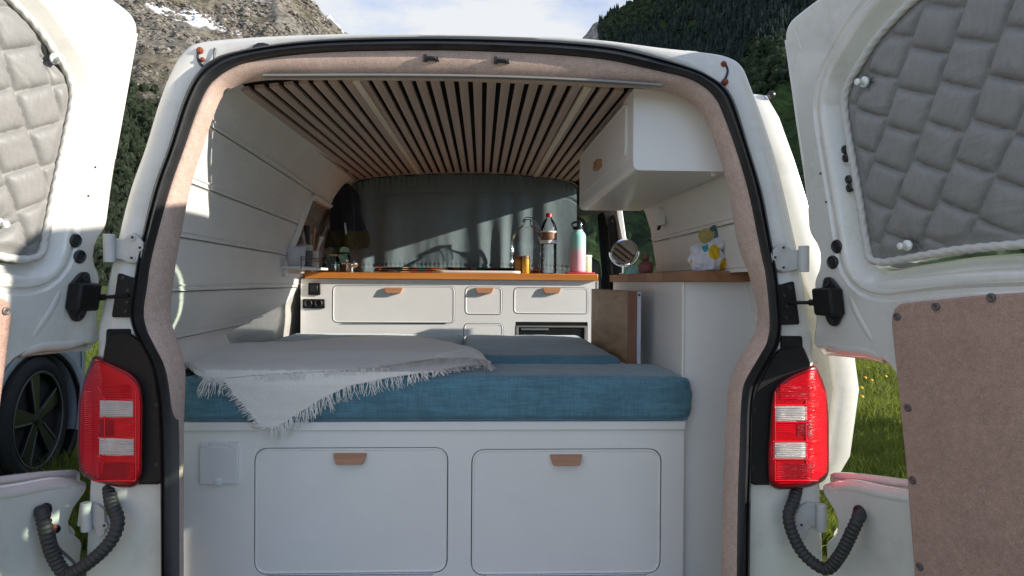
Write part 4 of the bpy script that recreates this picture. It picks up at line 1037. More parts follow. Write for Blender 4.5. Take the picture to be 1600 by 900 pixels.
for hh, hx, big in ((h1, 615, 'fold-down flap, widest of the kitchen fronts'), (h2, 757, None), (h3, 862, None), (h4, None, None)):
    fl = flap(hh, KY, 'drawer', kit, lacquer)
    if big: fl['label'] = big
    if hx:
        c = at(hx, 454, Y=KY); handle(c[0], c[2], .049, .036, .0145, KY - .0015, kit)
m = MB(); c0, c1 = at(534, 505, Y=KY), at(697, 505, Y=KY); m.tube([c0 + V3(0, -.002, -.002), c1 + V3(0, -.002, -.002)], .0022, 6); m.build('piano_hinge', steel, kit)
m = MB(); wt0, wt1 = at(477, 427, Y=3.475), at(934, 437, Y=3.475); zc1 = at(700, 437, Y=3.475)[2] - .0005; zc0 = at(700, 426.5, Y=3.475)[2]
m.box(at(476, 430, Y=3.475)[0], wt1[0] + .002, 3.475, 3.845, zt + .0005, zc0); m.build('worktop', pine, kit, .003)
KZ = zc0
# cool box front, switch, sockets
fx0, fx1, fz0, fz1 = at(805, 503, Y=KY)[0], at(918, 503, Y=KY)[0], at(860, 600, Y=KY)[2], at(860, 503.5, Y=KY)[2]
m = MB(); m.box(fx0 + .002, fx1 - .002, KY + .004, KY + .012, fz0, fz1); fr_ = m.build('fridge_front', plastic, kit, .002)
m = MB(); z2 = at(860, 509, Y=KY)[2]; z3 = at(860, 511.5, Y=KY)[2]
m.box(fx0 + .004, fx1 - .004, KY - .002, KY + .004, z3, z2); m.box(fx0 + .004, fx0 + .016, KY - .002, KY + .004, fz0, z3); m.box(fx1 - .016, fx1 - .004, KY - .002, KY + .004, fz0, z3); m.build('fridge_frame', alu, kit, .001)
m = MB(); q0, q1 = at(814, 513, Y=KY), at(857, 516, Y=KY); m.box(q0[0], q1[0], KY - .003, KY + .003, q1[2], q0[2]); m.build('fridge_display', M('display_grey', (.16, .18, .19), .2, .1), kit, .001)
def box_px(x0, y0, x1, y1, Y, d, mat, name, par, bev=.002):
    a, b = at(x0, y0, Y=Y), at(x1, y1, Y=Y); m = MB(); m.box(a[0], b[0], Y - d, Y, b[2], a[2]); return m.build(name, mat, par, bev)
sw = box_px(482, 442, 501, 461, KY, .010, plastic, 'switch', kit, .004)
m = MB(); a, b = at(486, 446, Y=KY), at(497, 457, Y=KY); m.box(a[0], b[0], KY - .014, KY - .010, b[2], a[2]); m.build('rocker', rubber, sw, .002)
so_ = box_px(473, 467, 508, 482, KY, .010, plastic, 'socket', kit, .005)
for cx in (482, 498):
    P = at(cx, 474, Y=KY - .010); m = MB(); m.lathe([(.020, 0), (.020, .005), (.016, .008), (.013, .002), (.001, .002)], P, 20, (0, -1, 0)); m.build('socket_ring', rubber, so_)

# bed base at the tailgate -----------------------------------------------------
BY = 2.08
bed = thing('bed_base', 'white bed base at the tail with two round-cornered locker doors', 'bed base', (-.12, BY + .1, -.94))
xl, xr2 = at(287, 780, Y=BY)[0], at(1068, 780, Y=BY)[0]; bz = at(680, 672, Y=BY)[2]
d1 = pxr(397, 699, 700, 897, .045, BY, 8); d2 = pxr(736, 701, 1033, 898, .045, BY, 8)
front_panel([(xl, -.94), (xr2, -.94), (xr2, bz), (xl, bz)], [d1, d2], BY, .016, lacquer, 'front_board', bed)
m = MB(); m.box(xl, xr2, BY + .0165, BY + .024, -.94, bz - .002); m.build('locker_back', gap_dark, bed)
for dh, hx, hy, sh in ((d1, 547.5, 715.5, .09), (d2, 884, 717.5, .0)):
    fl = flap(dh, BY, 'locker_door', bed, lacquer, .0030, .002)
    c = at(hx, hy, Y=BY); handle(c[0], c[2], .0505, .0405, .0155, BY, fl, .020)
    x0, x1, zz = min(q[0] for q in dh), max(q[0] for q in dh), min(q[1] for q in dh)
    m = MB()
    for k in range(16):
        a = x0 + .045 + (x1 - x0 - .09) * k / 16; m.tube([(a, BY - .003, zz + .001), (a + (x1 - x0 - .09) / 16 - .0008, BY - .003, zz + .001)], .0028, 7)
    m.build('piano_hinge', steel, fl)
m = MB(); tz = at(680, 659, Y=BY - .008)[2]; m.box(xl - .002, xr2 + .002, BY - .008, 2.41, bz + .0005, tz); m.build('top_board', lacquer, bed, .002)
m = MB(); m.box(xl - .05, .47, 2.411, KY - .02, tz - .02, tz); m.build('slatted_deck', lacquer, bed)
m = MB(); m.box(xl, xl + .016, BY + .0245, KY - .05, -.94, tz - .021); m.box(.45, .466, BY + .0245, KY - .05, -.94, tz - .021); m.build('side_board', lacquer, bed)
# shower / socket cover
sc_ = M('socket_cover_white', (.72, .73, .74), .35, .02, 10)
cv = box_px(314, 697, 374, 755, BY, .012, sc_, 'socket_cover', bed, .003)
m = MB(); P = at(342, 752, Y=BY - .004); m.lathe([(.013, 0), (.013, .008), (.010, .010)], P, 20, (0, -1, 0)); m.build('cover_tab', sc_, cv, .001)
a, b = at(316, 690, Y=BY), at(372, 698, Y=BY); m = MB()
m.box(a[0], a[0] + .022, BY - .013, BY, b[2], a[2]); m.box(b[0] - .022, b[0], BY - .013, BY, b[2], a[2]); m.box(a[0] + .022, b[0] - .022, BY - .010, BY, b[2] + .001, a[2] - .001); m.build('cover_hinge', sc_, cv, .002)

# mattresses ---------------------------------------------------------------
def cushion(name, lbl, x0, x1, y0, y1, z0, z1, r, sd, group, nx=70, ny=40, cut=None, skew=0):
    bm = bmesh.new(); bmesh.ops.create_cube(bm, size=2); bmesh.ops.subdivide_edges(bm, edges=bm.edges[:], cuts=34, use_grid_fill=True)
    vs = []
    for v in bm.verts:
        u, w_, t_ = v.co
        X, Y_, Z_ = (x1 - x0) / 2, (y1 - y0) / 2, (z1 - z0) / 2
        p = V3(u * X, w_ * Y_, t_ * Z_); q = np.clip(p, V3(-X + r, -Y_ + r, -Z_ + r), V3(X - r, Y_ - r, Z_ - r)); dlt = p - q; l = np.linalg.norm(dlt)
        if l > 1e-6: p = q + dlt / l * min(r, max(l, r) if max(abs(u), abs(w_), abs(t_)) > .999 else l)
        if abs(t_) > .999 and t_ > 0: p[2] += .005 * (1 - u ** 4) * (1 - w_ ** 4) + .003 * fbm(u * X * 7, w_ * Y_ * 7, sd, 3)
        if abs(w_) > .999: p[1] += np.sign(w_) * (.006 * (1 - t_ * t_) * (1 - u ** 6) + .003 * fbm(u * X * 9, t_ * 3, sd + 3, 3))
        if abs(u) > .999: p[0] += np.sign(u) * (.008 * (1 - t_ * t_) + .003 * fbm(w_ * 7, t_ * 3, sd + 6, 3))
        p = p + V3((x0 + x1) / 2, (y0 + y1) / 2, (z0 + z1) / 2)
        v.co = p
    m = MB(); bm.verts.index_update(); m.v = [tuple(v.co) for v in bm.verts]; m.f = [tuple(q.index for q in f.verts) for f in bm.faces]; bm.free()
    root = thing(name, lbl, 'cushion', ((x0 + x1) / 2, (y0 + y1) / 2, z0), group)
    m.build('cover', blue_linen, root, ang=80)
    return root
mz = tz + .001; GZ = 'blue mattress cushions on the bed'
mtop = at(680, 588, Y=2.08)[2]
fc = cushion('mattress_cushion', 'wide blue front cushion lying across the tail end of the bed', at(285, 620, Y=2.085)[0], at(1077, 620, Y=2.085)[0], 2.070, 2.41, mz, mtop, .020, 3, GZ)
rc1 = cushion('mattress_cushion', 'long blue cushion along the left wall behind the throw', -.94, -.088, 2.42, 3.46, mz, mtop + .026, .03, 5, GZ)
rc2 = cushion('mattress_cushion', 'long blue cushion beside the wooden table board', -.080, .503, 2.42, 3.44, mz, mtop + .024, .03, 9, GZ)
for r_, pts in ((fc, None),):
    P = [(at(285, 620, Y=2.085)[0] + .01, 2.066, mz + .006), (at(1077, 620, Y=2.085)[0] - .01, 2.066, mz + .006)]
    m = MB(); m.tube(P, .0022, 6); m.build('seam_cord', blue_linen, r_)

# throw ---------------------------------------------------------------------
thr = thing('throw_blanket', 'grey fringed throw draped over the left front corner of the bed', 'blanket', (-.5, 1.9, mtop))
RIM = 591
def on_bed(px, py, lift):
    # horizontal on the cushions, then down their front face
    P = at(px, py, Z=mtop + .012 + lift)
    if P[1] < 2.077 - lift:
        P = at(px, py, Y=2.058 - lift)
        if P[2] > mtop - .02: P[1] += (P[2] - (mtop - .02)) * .6
    return P
def patch(top, bot, x0, x1, nx, ny, lift, amp, sd, back=False):
    tx, ty = zip(*top); bx, by = zip(*bot)
    def f(u, v):
        x = x0 + (x1 - x0) * u; a, b = interp(x, tx, ty), interp(x, bx, by); y = a + (b - a) * v
        P = on_bed(x, y, lift); k = amp * (nz3(x * .012, y * .035, sd) + .5 * nz3(x * .035, y * .07, sd)); 
        if P[1] > 2.085: P[2] += k + .001 + .021 * sstep(2.34, 2.45, P[1])
        else: P[1] -= abs(k)
        return P
    m = MB(); m.grid(f, nx, ny); return m, f
T1 = ([(286, 549), (310, 546), (370, 545), (480, 538), (560, 533), (600, 531), (650, 531.5), (700, 542), (735, 552), (768, 567)], [(286, 556), (300, 585), (318, 591), (345, 592), (400, 587), (500, 581), (600, 572), (660, 563), (735, 555.5), (768, 567.5)])
m, f1 = patch(*T1, 286, 768, 110, 26, .006, .004, 1); m.build('upper_layer', throw_cloth, thr, ang=80).modifiers.new('thickness', 'SOLIDIFY').thickness = .0045
T2 = ([(343, 586), (400, 582), (520, 574), (640, 562), (735, 553), (766, 567)], [(343, 589), (360, 608), (385, 638), (405, 664), (424, 671), (440, 663), (500, 624), (545, 603), (600, 592), (640, 586), (735, 571), (766, 569)])
m, f2 = patch(*T2, 343, 766, 110, 34, .001, .004, 5); m.build('lower_layer', throw_cloth, thr, ang=80).modifiers.new('thickness', 'SOLIDIFY').thickness = .0045
m = MB()
def strand(px, py, dx, dy, lift, w_=.0011, curl=3):
    P = []
    for k in range(6):
        t_ = k / 5; P.append(on_bed(px + dx * t_ + curl * sin(t_ * 3 + px) * t_, py + dy * t_, lift + .004 * sin(t_ * 3.1)))
    m.tube(P, [w_ * (1 - .35 * k / 5) for k in range(6)], 4)
def lerp_bot(B, x): return interp(x, *zip(*B))
for _ in range(150):
    x = random.uniform(395, 738); y = lerp_bot(T1[1], x) - 1; strand(x, y, random.gauss(-2, 4), random.uniform(6, 13), .008)
for _ in range(70):
    t_ = random.random(); x, y = (286 + 60 * t_, 556 + 36 * min(1, t_ * 1.6)) ; strand(x + 2, y - 1, random.gauss(-2, 3) - (4 if t_ < .3 else 0), random.uniform(7, 13), .007)
for k in range(26):
    x = random.uniform(316, 350); strand(x, 590, random.gauss(-9, 4) * (1 if x < 335 else .4), random.uniform(22, 34) * (1 if x > 318 else .7), .004, .0014)
for _ in range(240):
    x = 424 + 325 * random.random() ** 1.25; y = lerp_bot(T2[1], x) - 1; k = interp(x, [424, 600, 680, 750], [1, .8, .38, .25]); strand(x, y, random.gauss(2, 4), random.uniform(17, 31) * k, .003, .0012)
for _ in range(120):
    t_ = random.random(); x = 345 + 72 * t_; y = lerp_bot(T2[1], x); strand(x + 1, y - 1, random.uniform(-13, -6), random.uniform(2, 8), .004)
for _ in range(34):
    x = random.uniform(738, 766); strand(x, interp(x, [738, 766], [557, 567]), random.uniform(0, 16) if x < 752 else random.uniform(2, 8), random.uniform(8, 15), .006, .0014)
o = m.build('fringe', fringe_mat, thr); kind(o, 'stuff')

# right-hand cabinet with thick block worktop -------------------------------------
XC = .630; EY = 2.10
cab_r = thing('side_cabinet', 'tall plain white cabinet along the right wall under the block worktop', 'cabinet', (.63, 2.5, -.94))
P2 = [(1072, 437), (1192, 437), (1194, 500), (1190, 517), (1177, 540), (1164, 560), (1149, 600), (1143, 700), (1141, 1085), (1072, 1085)]
q = [at(x, y, Y=EY) for x, y in P2]; 
for p in q[:1] + q[-1:]: p[0] = XC
for p in q: p[2] = max(p[2], -.94); p[2] = min(p[2], .008)
m = MB(); m.prism(q, (0, .018, 0)); m.build('end_panel', lacquer, cab_r, .0015)
m = MB(); m.box(XC, XC + .016, EY + .0185, 3.24, -.94, .008); m.build('side_panel', lacquer, cab_r, .0015)
m = MB(); m.box(XC + .0165, .76, 3.2, 3.216, -.94, .008); m.build('far_panel', lacquer, cab_r)
m = MB(); m.tube([(XC - .001, EY - .001, -.94), (XC - .001, EY - .001, .007)], .0035, 8); m.build('corner_bead', lacquer, cab_r)
# staves of the worktop: split where the joints show on the long edge
WZ0, WZ1 = .0085, .0405
def y_of(px): return (XC - .012) / (at(px, 430, Y=1)[0])
cuts = [2.065] + [y_of(p) for p in (1035, 1010, 981, 958)] + [3.27]
for k, (a, b) in enumerate(zip(cuts[:-1], cuts[1:])):
    m = MB(); m.box(XC - .012, .825, a + (.0008 if k else 0), b - .0004, WZ0, WZ1 - .0006 * (k % 2)); m.build('worktop_stave', (block_wood, block_wood2)[(k + 0) % 2] if k else block_wood, cab_r, .0018)

# wooden table board stored against the cabinet ------------------------------------
tb = thing('table_board', 'weathered block table board stored upright between bed and cabinet', 'table top', (.52, 2.7, -.24))
tz0, tz1 = mtop - .005, -.026
for k in range(4):
    a = 2.42 + .80 * k / 4; b = 2.42 + .80 * (k + 1) / 4
    m = MB(); m.box(.522, .555, a + .0004, b - .0004, tz0, tz1 + .0005 * (k % 2)); m.build('stave', board_wood, tb, .001)
m = MB(); m.box(.5225, .5545, 2.412, 2.4200, tz0, tz1 - .001); m.build('end_strip', board_edge, tb, .0008)
m = MB(); m.box(.556, .571, 2.416, 3.22, tz0, tz1 - .004); br = m.build('mounting_rail', M('rail_white', (.55, .58, .64), .4, .03), tb, .001)
m = MB(); m.lathe([(.0045, 0), (.0045, .002), (.002, .002), (.001, .001)], (.5635, 2.416, tz1 - .014), 10, (0, -1, 0)); m.build('rail_screw', rubber, tb)

# overhead cupboard -----------------------------------------------------------
oc = thing('overhead_cupboard', 'white overhead cupboard fixed to the upper right wall and ceiling', 'cupboard', (.55, 2.4, .32))
OX = .417; OY = 1.872
ep = [(990, 138), (1020, 140), (1049, 144), (1083, 156), (1110, 186), (1128, 227), (1136, 268), (990, 266)]
q = [at(x, y, Y=OY) for x, y in ep]; q[0][0] = OX; q[-1][0] = OX; zb = q[-1][2]; q[-2][2] = zb
q = smooth_poly(q, [.001, .01, .02, .02, .02, .02, .001, .022], 5)
m = MB(); m.prism(q, (0, 1.04, 0)); ocb = m.build('carcass', lacquer, oc, .003)
dq = [at(x, y, X=OX) for x, y in ((914, 238), (978, 154), (983, 226), (913, 300))]
dq[0][1] = dq[3][1] = min(dq[0][1], 2.84); y1_, y0_ = dq[1][1], dq[0][1]
yz = smooth_poly([(2.82, .32 + .045), (1.955, .32 + .045), (1.955, .522), (2.82, .535)], [.02, .035, .02, .02], 6)
m = MB(); P = np.array(yz)
for o_, h in ((0, .003), (0, -.006), (.003, -.008)): pass
m.loft([[V3(OX + h, y, z) for y, z in offset_poly(P, o_)] for o_, h in ((-.004, .003), (-.004, -.0004), (-.0015, -.0005), (-.0012, .0005), (0, .0005), (0, -.0045), (.002, -.006), (.005, -.006), (.007, -.0045))]); tess(m, offset_poly(P, .007), [], lambda u, v: V3(OX - .0045, u, v))
dr_ = m.build('cupboard_door', lacquer, oc, ang=30)
m = MB()
for k in range(22):
    a = 2.0 + .78 * k / 22; m.tube([(OX - .007, a, .531 + .003 * k / 22), (OX - .007, a + .026, .531 + .003 * k / 22)], .003, 6)
m.build('piano_hinge', steel, oc)
hp = at(937, 257, X=OX - .005); m = MB(); pp = smooth_poly([(hp[1] - .046, hp[2] - .016), (hp[1] + .046, hp[2] - .016), (hp[1] + .036, hp[2] + .013), (hp[1] - .036, hp[2] + .013)], .005, 3)
m.prism([V3(OX - .0045, a, b) for a, b in pp], (-.017, 0, 0)); m.build('handle', handle_wood, dr_, .002)
m = MB(); P = at(1114, 272, Y=1.90); m.lathe([(.006, -.004), (.006, .004), (.003, .006)], P + V3(0, 0, .0), 10, (0, -1, 0)); m.build('screw_cap', lacquer, oc)

# ================================================================== loose things inside
def lathe_thing(name, label, cat, parts, c, group=None, n=28):
    r_ = thing(name, label, cat, c, group)
    for nm, mat, prof in parts:
        m = MB(); m.lathe(prof, c, n); m.build(nm, mat, r_, ang=50)
    return r_
def spot(px, Y): return at(px, 430, Y=Y)[0]
mint = M('mint_pink_coat', (.33, .70, .62), .4, .03, 20, coat=.2)
t_, b_ = nodes(mint); tc = N(t_, 'ShaderNodeTexCoord'); sp = N(t_, 'ShaderNodeSeparateXYZ'); mr = N(t_, 'ShaderNodeMapRange'); mr.interpolation_type = 'SMOOTHSTEP'
mr.inputs[1].default_value = .085; mr.inputs[2].default_value = .15; xx = N(t_, 'ShaderNodeMix', data_type='RGBA'); xx.inputs[6].default_value = (.85, .47, .53, 1); xx.inputs[7].default_value = (.36, .72, .63, 1)
L(t_, tc.outputs['Object'], sp.inputs[0]); L(t_, sp.outputs[2], mr.inputs[0]); L(t_, mr.outputs[0], xx.inputs[0]); L(t_, xx.outputs[2], b_.inputs['Base Color'])
pinkm = M('pink_enamel', (.60, .06, .11), .4, .05)
# pink tray with the flask on it
tr = thing('tray', 'flat pink tray under the mint and pink flask', 'tray', (spot(905, 3.56), 3.56, KZ))
m = MB(); x0, x1 = spot(884, 3.56), spot(927, 3.56); m.box(x0, x1, 3.50, 3.63, KZ + .0005, KZ + .009); m.build('tray_body', pinkm, tr, .004)
fx = spot(902.5, 3.56); tzz = KZ + .0095
fl = thing('vacuum_flask', 'tall flask fading from mint to pink, with a dark cap, on a pink tray', 'flask', (fx, 3.56, tzz))
m = MB(); m.lathe([(.036, 0), (.0405, .004), (.042, .012), (.042, .185), (.0405, .196), (.034, .208), (.027, .215), (.026, .222), (.001, .222)], (fx, 3.56, tzz), 32); m.build('flask_body', mint, fl, ang=50)
m = MB(); m.lathe([(.027, .2225), (.027, .236), (.020, .240), (.001, .240)], (fx, 3.56, tzz), 24); m.tube(crom([(fx - .022, 3.56, tzz + .236), (fx - .030, 3.56, tzz + .252), (fx - .016, 3.56, tzz + .262), (fx + .006, 3.56, tzz + .262), (fx + .016, 3.56, tzz + .24)], 5), .006, 8); m.build('cap', plastic, fl)
m = MB(); m.lathe([(.007, .240), (.007, .258), (.005, .262)], (fx + .013, 3.555, tzz), 14); m.build('spout', chrome, fl)
# green tin behind the flask
gx = spot(914, 3.68)
lathe_thing('tin', 'pale green tin with a white rim half hidden behind the flask', 'tin', [('can', M('pale_green_print', (.34, .42, .22), .4, .5, 60, col2=(.62, .62, .40)), [(.034, 0), (.036, .004), (.036, .090), (.034, .094), (.001, .094)]), ('rim', lacquer, [(.034, .0945), (.038, .096), (.038, .103), (.03, .106), (.001, .106)])], (gx, 3.68, KZ))
# water bottle with a red cap
wx = spot(857, 3.60)
wb = thing('water_bottle', 'clear ribbed water bottle with a red cap and a picture label', 'bottle', (wx, 3.60, KZ))
pr = [(.030, .002), (.041, .006), (.043, .02)] + [(.043 - .0025 * (k % 2), .03 + .010 * k) for k in range(12)] + [(.043, .160), (.043, .235), (.0415, .245), (.034, .268), (.022, .286), (.0145, .295), (.0145, .302)]
m = MB(); m.lathe(pr, (wx, 3.60, KZ), 28); m.f = [f for f in m.f if len(f) == 4]; m.build('bottle_body', pet, wb, ang=60)
lab = M('picture_label', (.06, .10, .03), .5, 0, 55, col2=(.42, .14, .10), detail=2)
m = MB(); m.lathe([(.0437, .178), (.0437, .218)], (wx, 3.60, KZ), 28); m.f = [f for f in m.f if len(f) == 4]; m.build('label_picture', lab, wb)
m = MB(); m.lathe([(.0440, .160), (.0440, .177)], (wx, 3.60, KZ), 28); m.f = [f for f in m.f if len(f) == 4]; m.lathe([(.0440, .2185), (.0440, .226)], (wx, 3.60, KZ), 28); m.f = [f for f in m.f if len(f) == 4]; m.build('label_band', lacquer, wb)
m = MB(); m.lathe([(.0165, .301), (.0165, .318), (.0145, .321), (.001, .321)], (wx, 3.60, KZ), 24); m.build('cap', M('red_plastic_cap', (.55, .012, .02), .35, .05), wb)
# big water jug with a moulded handle
jx = spot(823, 3.74)
jg = thing('water_jug', 'large clear water jug with a moulded handle in front of the curtain', 'water jug', (jx, 3.74, KZ))
loops_ = []
for hh, wv, dp in ((.003, .075, .05), (.012, .092, .062), (.05, .094, .064), (.06, .089, .060), (.07, .094, .064), (.11, .094, .064), (.12, .088, .06), (.13, .094, .064), (.17, .092, .062), (.21, .078, .054), (.245, .055, .045), (.262, .032, .032), (.27, .020, .020), (.285, .020, .020)):
    loops_.append([V3(jx + wv * np.sign(cos(a)) * abs(cos(a)) ** .6 * 1.0, 3.74 + dp * np.sign(sin(a)) * abs(sin(a)) ** .6, KZ + hh + .004 * sin(3 * a)) for a in np.linspace(0, 2 * pi, 33)[:-1]])
m = MB(); m.loft(loops_, True, True); m.build('jug_body', pet, jg, ang=70)
m = MB(); m.tube(crom([(jx - .020, 3.74, KZ + .284), (jx - .005, 3.74, KZ + .305), (jx + .03, 3.74, KZ + .30), (jx + .055, 3.74, KZ + .27), (jx + .065, 3.74, KZ + .235)], 6), .009, 10); m.build('handle', pet, jg)
m = MB(); m.lathe([(.022, .284), (.022, .298), (.018, .301), (.001, .301)], (jx, 3.74, KZ), 20); m.build('cap', pet, jg)
# spice jars
yell = M('turmeric_yellow', (.60, .33, .02), .6, .2, 60, col2=(.78, .50, .05)); brown = M('spice_brown', (.20, .075, .02), .7, .3, 60)
for px, Y, lb, mm, h in ((822, 3.60, 'spice jar full of bright yellow powder, nearest to the water bottle', yell, .082), (810, 3.63, 'spice jar of ochre powder with brown lid, left of the bright yellow one', M('ochre_spice', (.42, .20, .03), .7, .2, 60), .080)):
    x = spot(px, Y)
    lathe_thing('spice_jar', lb, 'jar', [('jar_body', mm, [(.018, 0), (.0215, .003), (.0215, h - .012), (.019, h - .004), (.001, h - .004)]), ('lid', brown if px < 815 else M('cork_lid', (.45, .30, .17), .7), [(.020, h - .0035), (.0205, h), (.0205, h + .014), (.001, h + .0145)])], (x, Y, KZ), 'spice jars by the water bottle')
# white chopping board at the worktop edge, patterned folded cloth behind it
m = MB(); x0, x1 = spot(680, 3.56), spot(813, 3.56); m.prism([V3(a, b, KZ + .0005) for a, b in smooth_poly([(x0, 3.50), (x1, 3.50), (x1, 3.66), (x0, 3.66)], .05, 6)], (0, 0, .013))
cb = thing('chopping_board', 'thin white chopping board near the edge of the pine worktop', 'chopping board', ((x0 + x1) / 2, 3.58, KZ)); m.build('board_body', M('white_board', (.72, .71, .69), .5, .03), cb, .003)
kil = bpy.data.materials.new('kilim_cloth'); kil.use_nodes = True; t = kil.node_tree; b = t.nodes['Principled BSDF']; b.inputs['Roughness'].default_value = .95
tc = N(t, 'ShaderNodeTexCoord'); vz = N(t, 'ShaderNodeTexVoronoi'); vz.inputs['Scale'].default_value = 24; vz.distance = 'MANHATTAN'; L(t, tc.outputs['Object'], vz.inputs['Vector'])
sx_ = N(t, 'ShaderNodeSeparateColor'); L(t, vz.outputs['Color'], sx_.inputs[0]); rp = N(t, 'ShaderNodeValToRGB'); rp.color_ramp.interpolation = 'CONSTANT'
cols = [(.33, .015, .02), (.02, .10, .07), (.45, .12, .03), (.40, .02, .025), (.03, .02, .02), (.03, .14, .09), (.5, .36, .22)]
rp.color_ramp.elements[0].color = (*cols[0], 1); rp.color_ramp.elements[1].position = .86; rp.color_ramp.elements[1].color = (*cols[6], 1)
for k in range(1, 6): e = rp.color_ramp.elements.new(k / 7); e.color = (*cols[k], 1)
L(t, sx_.outputs[0], rp.inputs[0]); L(t, rp.outputs[0], b.inputs['Base Color'])
kl = thing('folded_cloth', 'folded cloth in red, green and orange geometric pattern at the foot of the curtain', 'cloth', (spot(720, 3.75), 3.75, KZ))
x0, x1 = spot(588, 3.75), spot(845, 3.75)
for k in range(3):
    m = MB(); m.grid(lambda u, v: (x0 + .02 * k * (k % 2) + (x1 - x0 - .03 * k) * u, 3.755 + .062 * cos(2 * pi * v) * (1 - .05 * k), KZ + .0065 + .0105 * k + .0055 * sin(2 * pi * v) + .002 * nz3(u * 14, k, 2) * (k > 0) + .002 * (k > 0)), 60, 16); m.build('cloth_fold', kil, kl, ang=80)
# tap / chrome knob, jars at the left end of the worktop
tapx = spot(553, 3.56)
tp_ = thing('tap', 'small chrome tap with a round knob at the left end of the worktop', 'tap', (tapx, 3.56, KZ))
m = MB(); m.lathe([(.010, 0), (.010, .004), (.006, .006), (.006, .045)], (tapx - .012, 3.57, KZ), 16); m.tube([(tapx - .065, 3.57, KZ + .046), (tapx - .004, 3.57, KZ + .046)], .005, 10); m.build('tap_body', chrome, tp_)
m = MB(); m.lathe([(.004, 0), (.016, .006), (.020, .014), (.016, .022), (.004, .026)], (tapx + .002, 3.575, KZ + .044), 22, (0, -1, 0)); m.build('knob', chrome, tp_)
jar_fill = M('jar_contents', (.05, .11, .12), .6, .3, 40); jar_dark = M('dark_contents', (.05, .02, .015), .6, .3, 40)
for px, Y, r, h, lb, fm in ((517, 3.60, .046, .085, 'squat glass jar with teal contents at the left end of the worktop', jar_fill), (536, 3.68, .040, .10, 'glass jar with dark contents behind the chrome tap', jar_dark)):
    x = spot(px, Y); jr = thing('glass_jar', lb, 'jar', (x, Y, KZ), 'glass jars at the left end of the worktop')
    m = MB(); m.lathe([(r * .9, 0), (r, .005), (r, h * .85), (r * .8, h * .95), (r * .82, h)], (x, Y, KZ), 28); m.f = [f for f in m.f if len(f) == 4]; m.build('jar_wall', jar_glass, jr, ang=60)
    m = MB(); m.lathe([(r * .85, .003), (r * .93, .008), (r * .93, h * .5), (.001, h * .52)], (x, Y, KZ), 24); m.build('contents', fm, jr)
    m = MB(); m.lathe([(r * .86, h + .0005), (r * .86, h + .008), (.001, h + .009)], (x, Y, KZ), 24); m.build('lid', M('brass_lid', (.35, .22, .10), .4, .1, metal=.6) if px == 517 else plastic, jr)
# ledge under the side window with beaker, pots and kitchen tools
lz = .068
ld = thing('wall_ledge', 'narrow white ledge with black cords under the left side window', 'ledge', (-.88, 3.28, lz))
A_, B_ = V3(-.893, 3.06, lz - .012), V3(-.868, 3.47, lz - .012)
dx = (B_ - A_) / np.linalg.norm(B_ - A_); nx_ = V3(dx[1], -dx[0], 0)
m = MB(); m.prism([A_, A_ + nx_ * .10, B_ + nx_ * .10, B_], (0, 0, .012)); m.build('ledge_board', lacquer, ld, .003)
m = MB()
for zz in (lz + .028, lz + .040): m.tube([A_ + nx_ * .098 + V3(0, 0, zz - A_[2]), B_ + nx_ * .098 + V3(0, 0, zz - A_[2])], .0022, 6)
for q_ in (A_, B_): m.tube([q_ + nx_ * .098, q_ + nx_ * .098 + V3(0, 0, .056)], .0022, 6)
m.build('retaining_cord', rubber, ld)
def on_ledge(t_, s_=.048): return A_ + dx * t_ + nx_ * s_ + V3(0, 0, .0125)
c = on_ledge(.075); lathe_thing('beaker', 'plain white beaker, first on the window ledge', 'beaker', [('beaker_body', M('white_plastic', (.60, .61, .63), .5, .04), [(.036, 0), (.040, .004), (.045, .085), (.042, .088), (.001, .084)])], c)
c = on_ledge(.180); lathe_thing('pot', 'grey blue striped pot with a pale lid on the window ledge', 'pot', [('pot_body', M('slate_blue_stripe', (.075, .085, .115), .5, .5, 50, stretch=(1, 1, .02)), [(.038, 0), (.042, .004), (.043, .075), (.001, .075)]), ('lid', M('grey_plastic', (.42, .42, .42), .5), [(.044, .0755), (.044, .100), (.040, .103), (.001, .103)])], c)
c = on_ledge(.285); up_ = thing('utensil_pot', 'cream pot holding kitchen tools on the window ledge', 'utensil pot', c)
m = MB(); m.lathe([(.036, 0), (.040, .004), (.042, .078), (.038, .078), (.035, .010), (.001, .010)], c, 24); m.build('pot_body', M('cream_tin', (.55, .50, .44), .5, .1, 30), up_)
for k, (a, b_2, hh, mt, wv) in enumerate(((-.02, .01, .17, strip_wood, .010), (.012, -.01, .19, handle_wood, .008), (.022, .012, .15, M('cream_tool', (.60, .52, .46), .5), .012), (-.004, -.016, .20, plastic_soft, .016), (.0, .016, .16, strip_wood, .007))):
    m = MB(); p0_ = c + V3(a * .5, b_2 * .5, .012); p1_ = c + V3(a * 2.2, b_2 * 2, hh); m.tube([p0_, (p0_ + p1_) / 2, p1_], [.004, .0045, wv], 8); m.build('kitchen_tool', mt, up_)
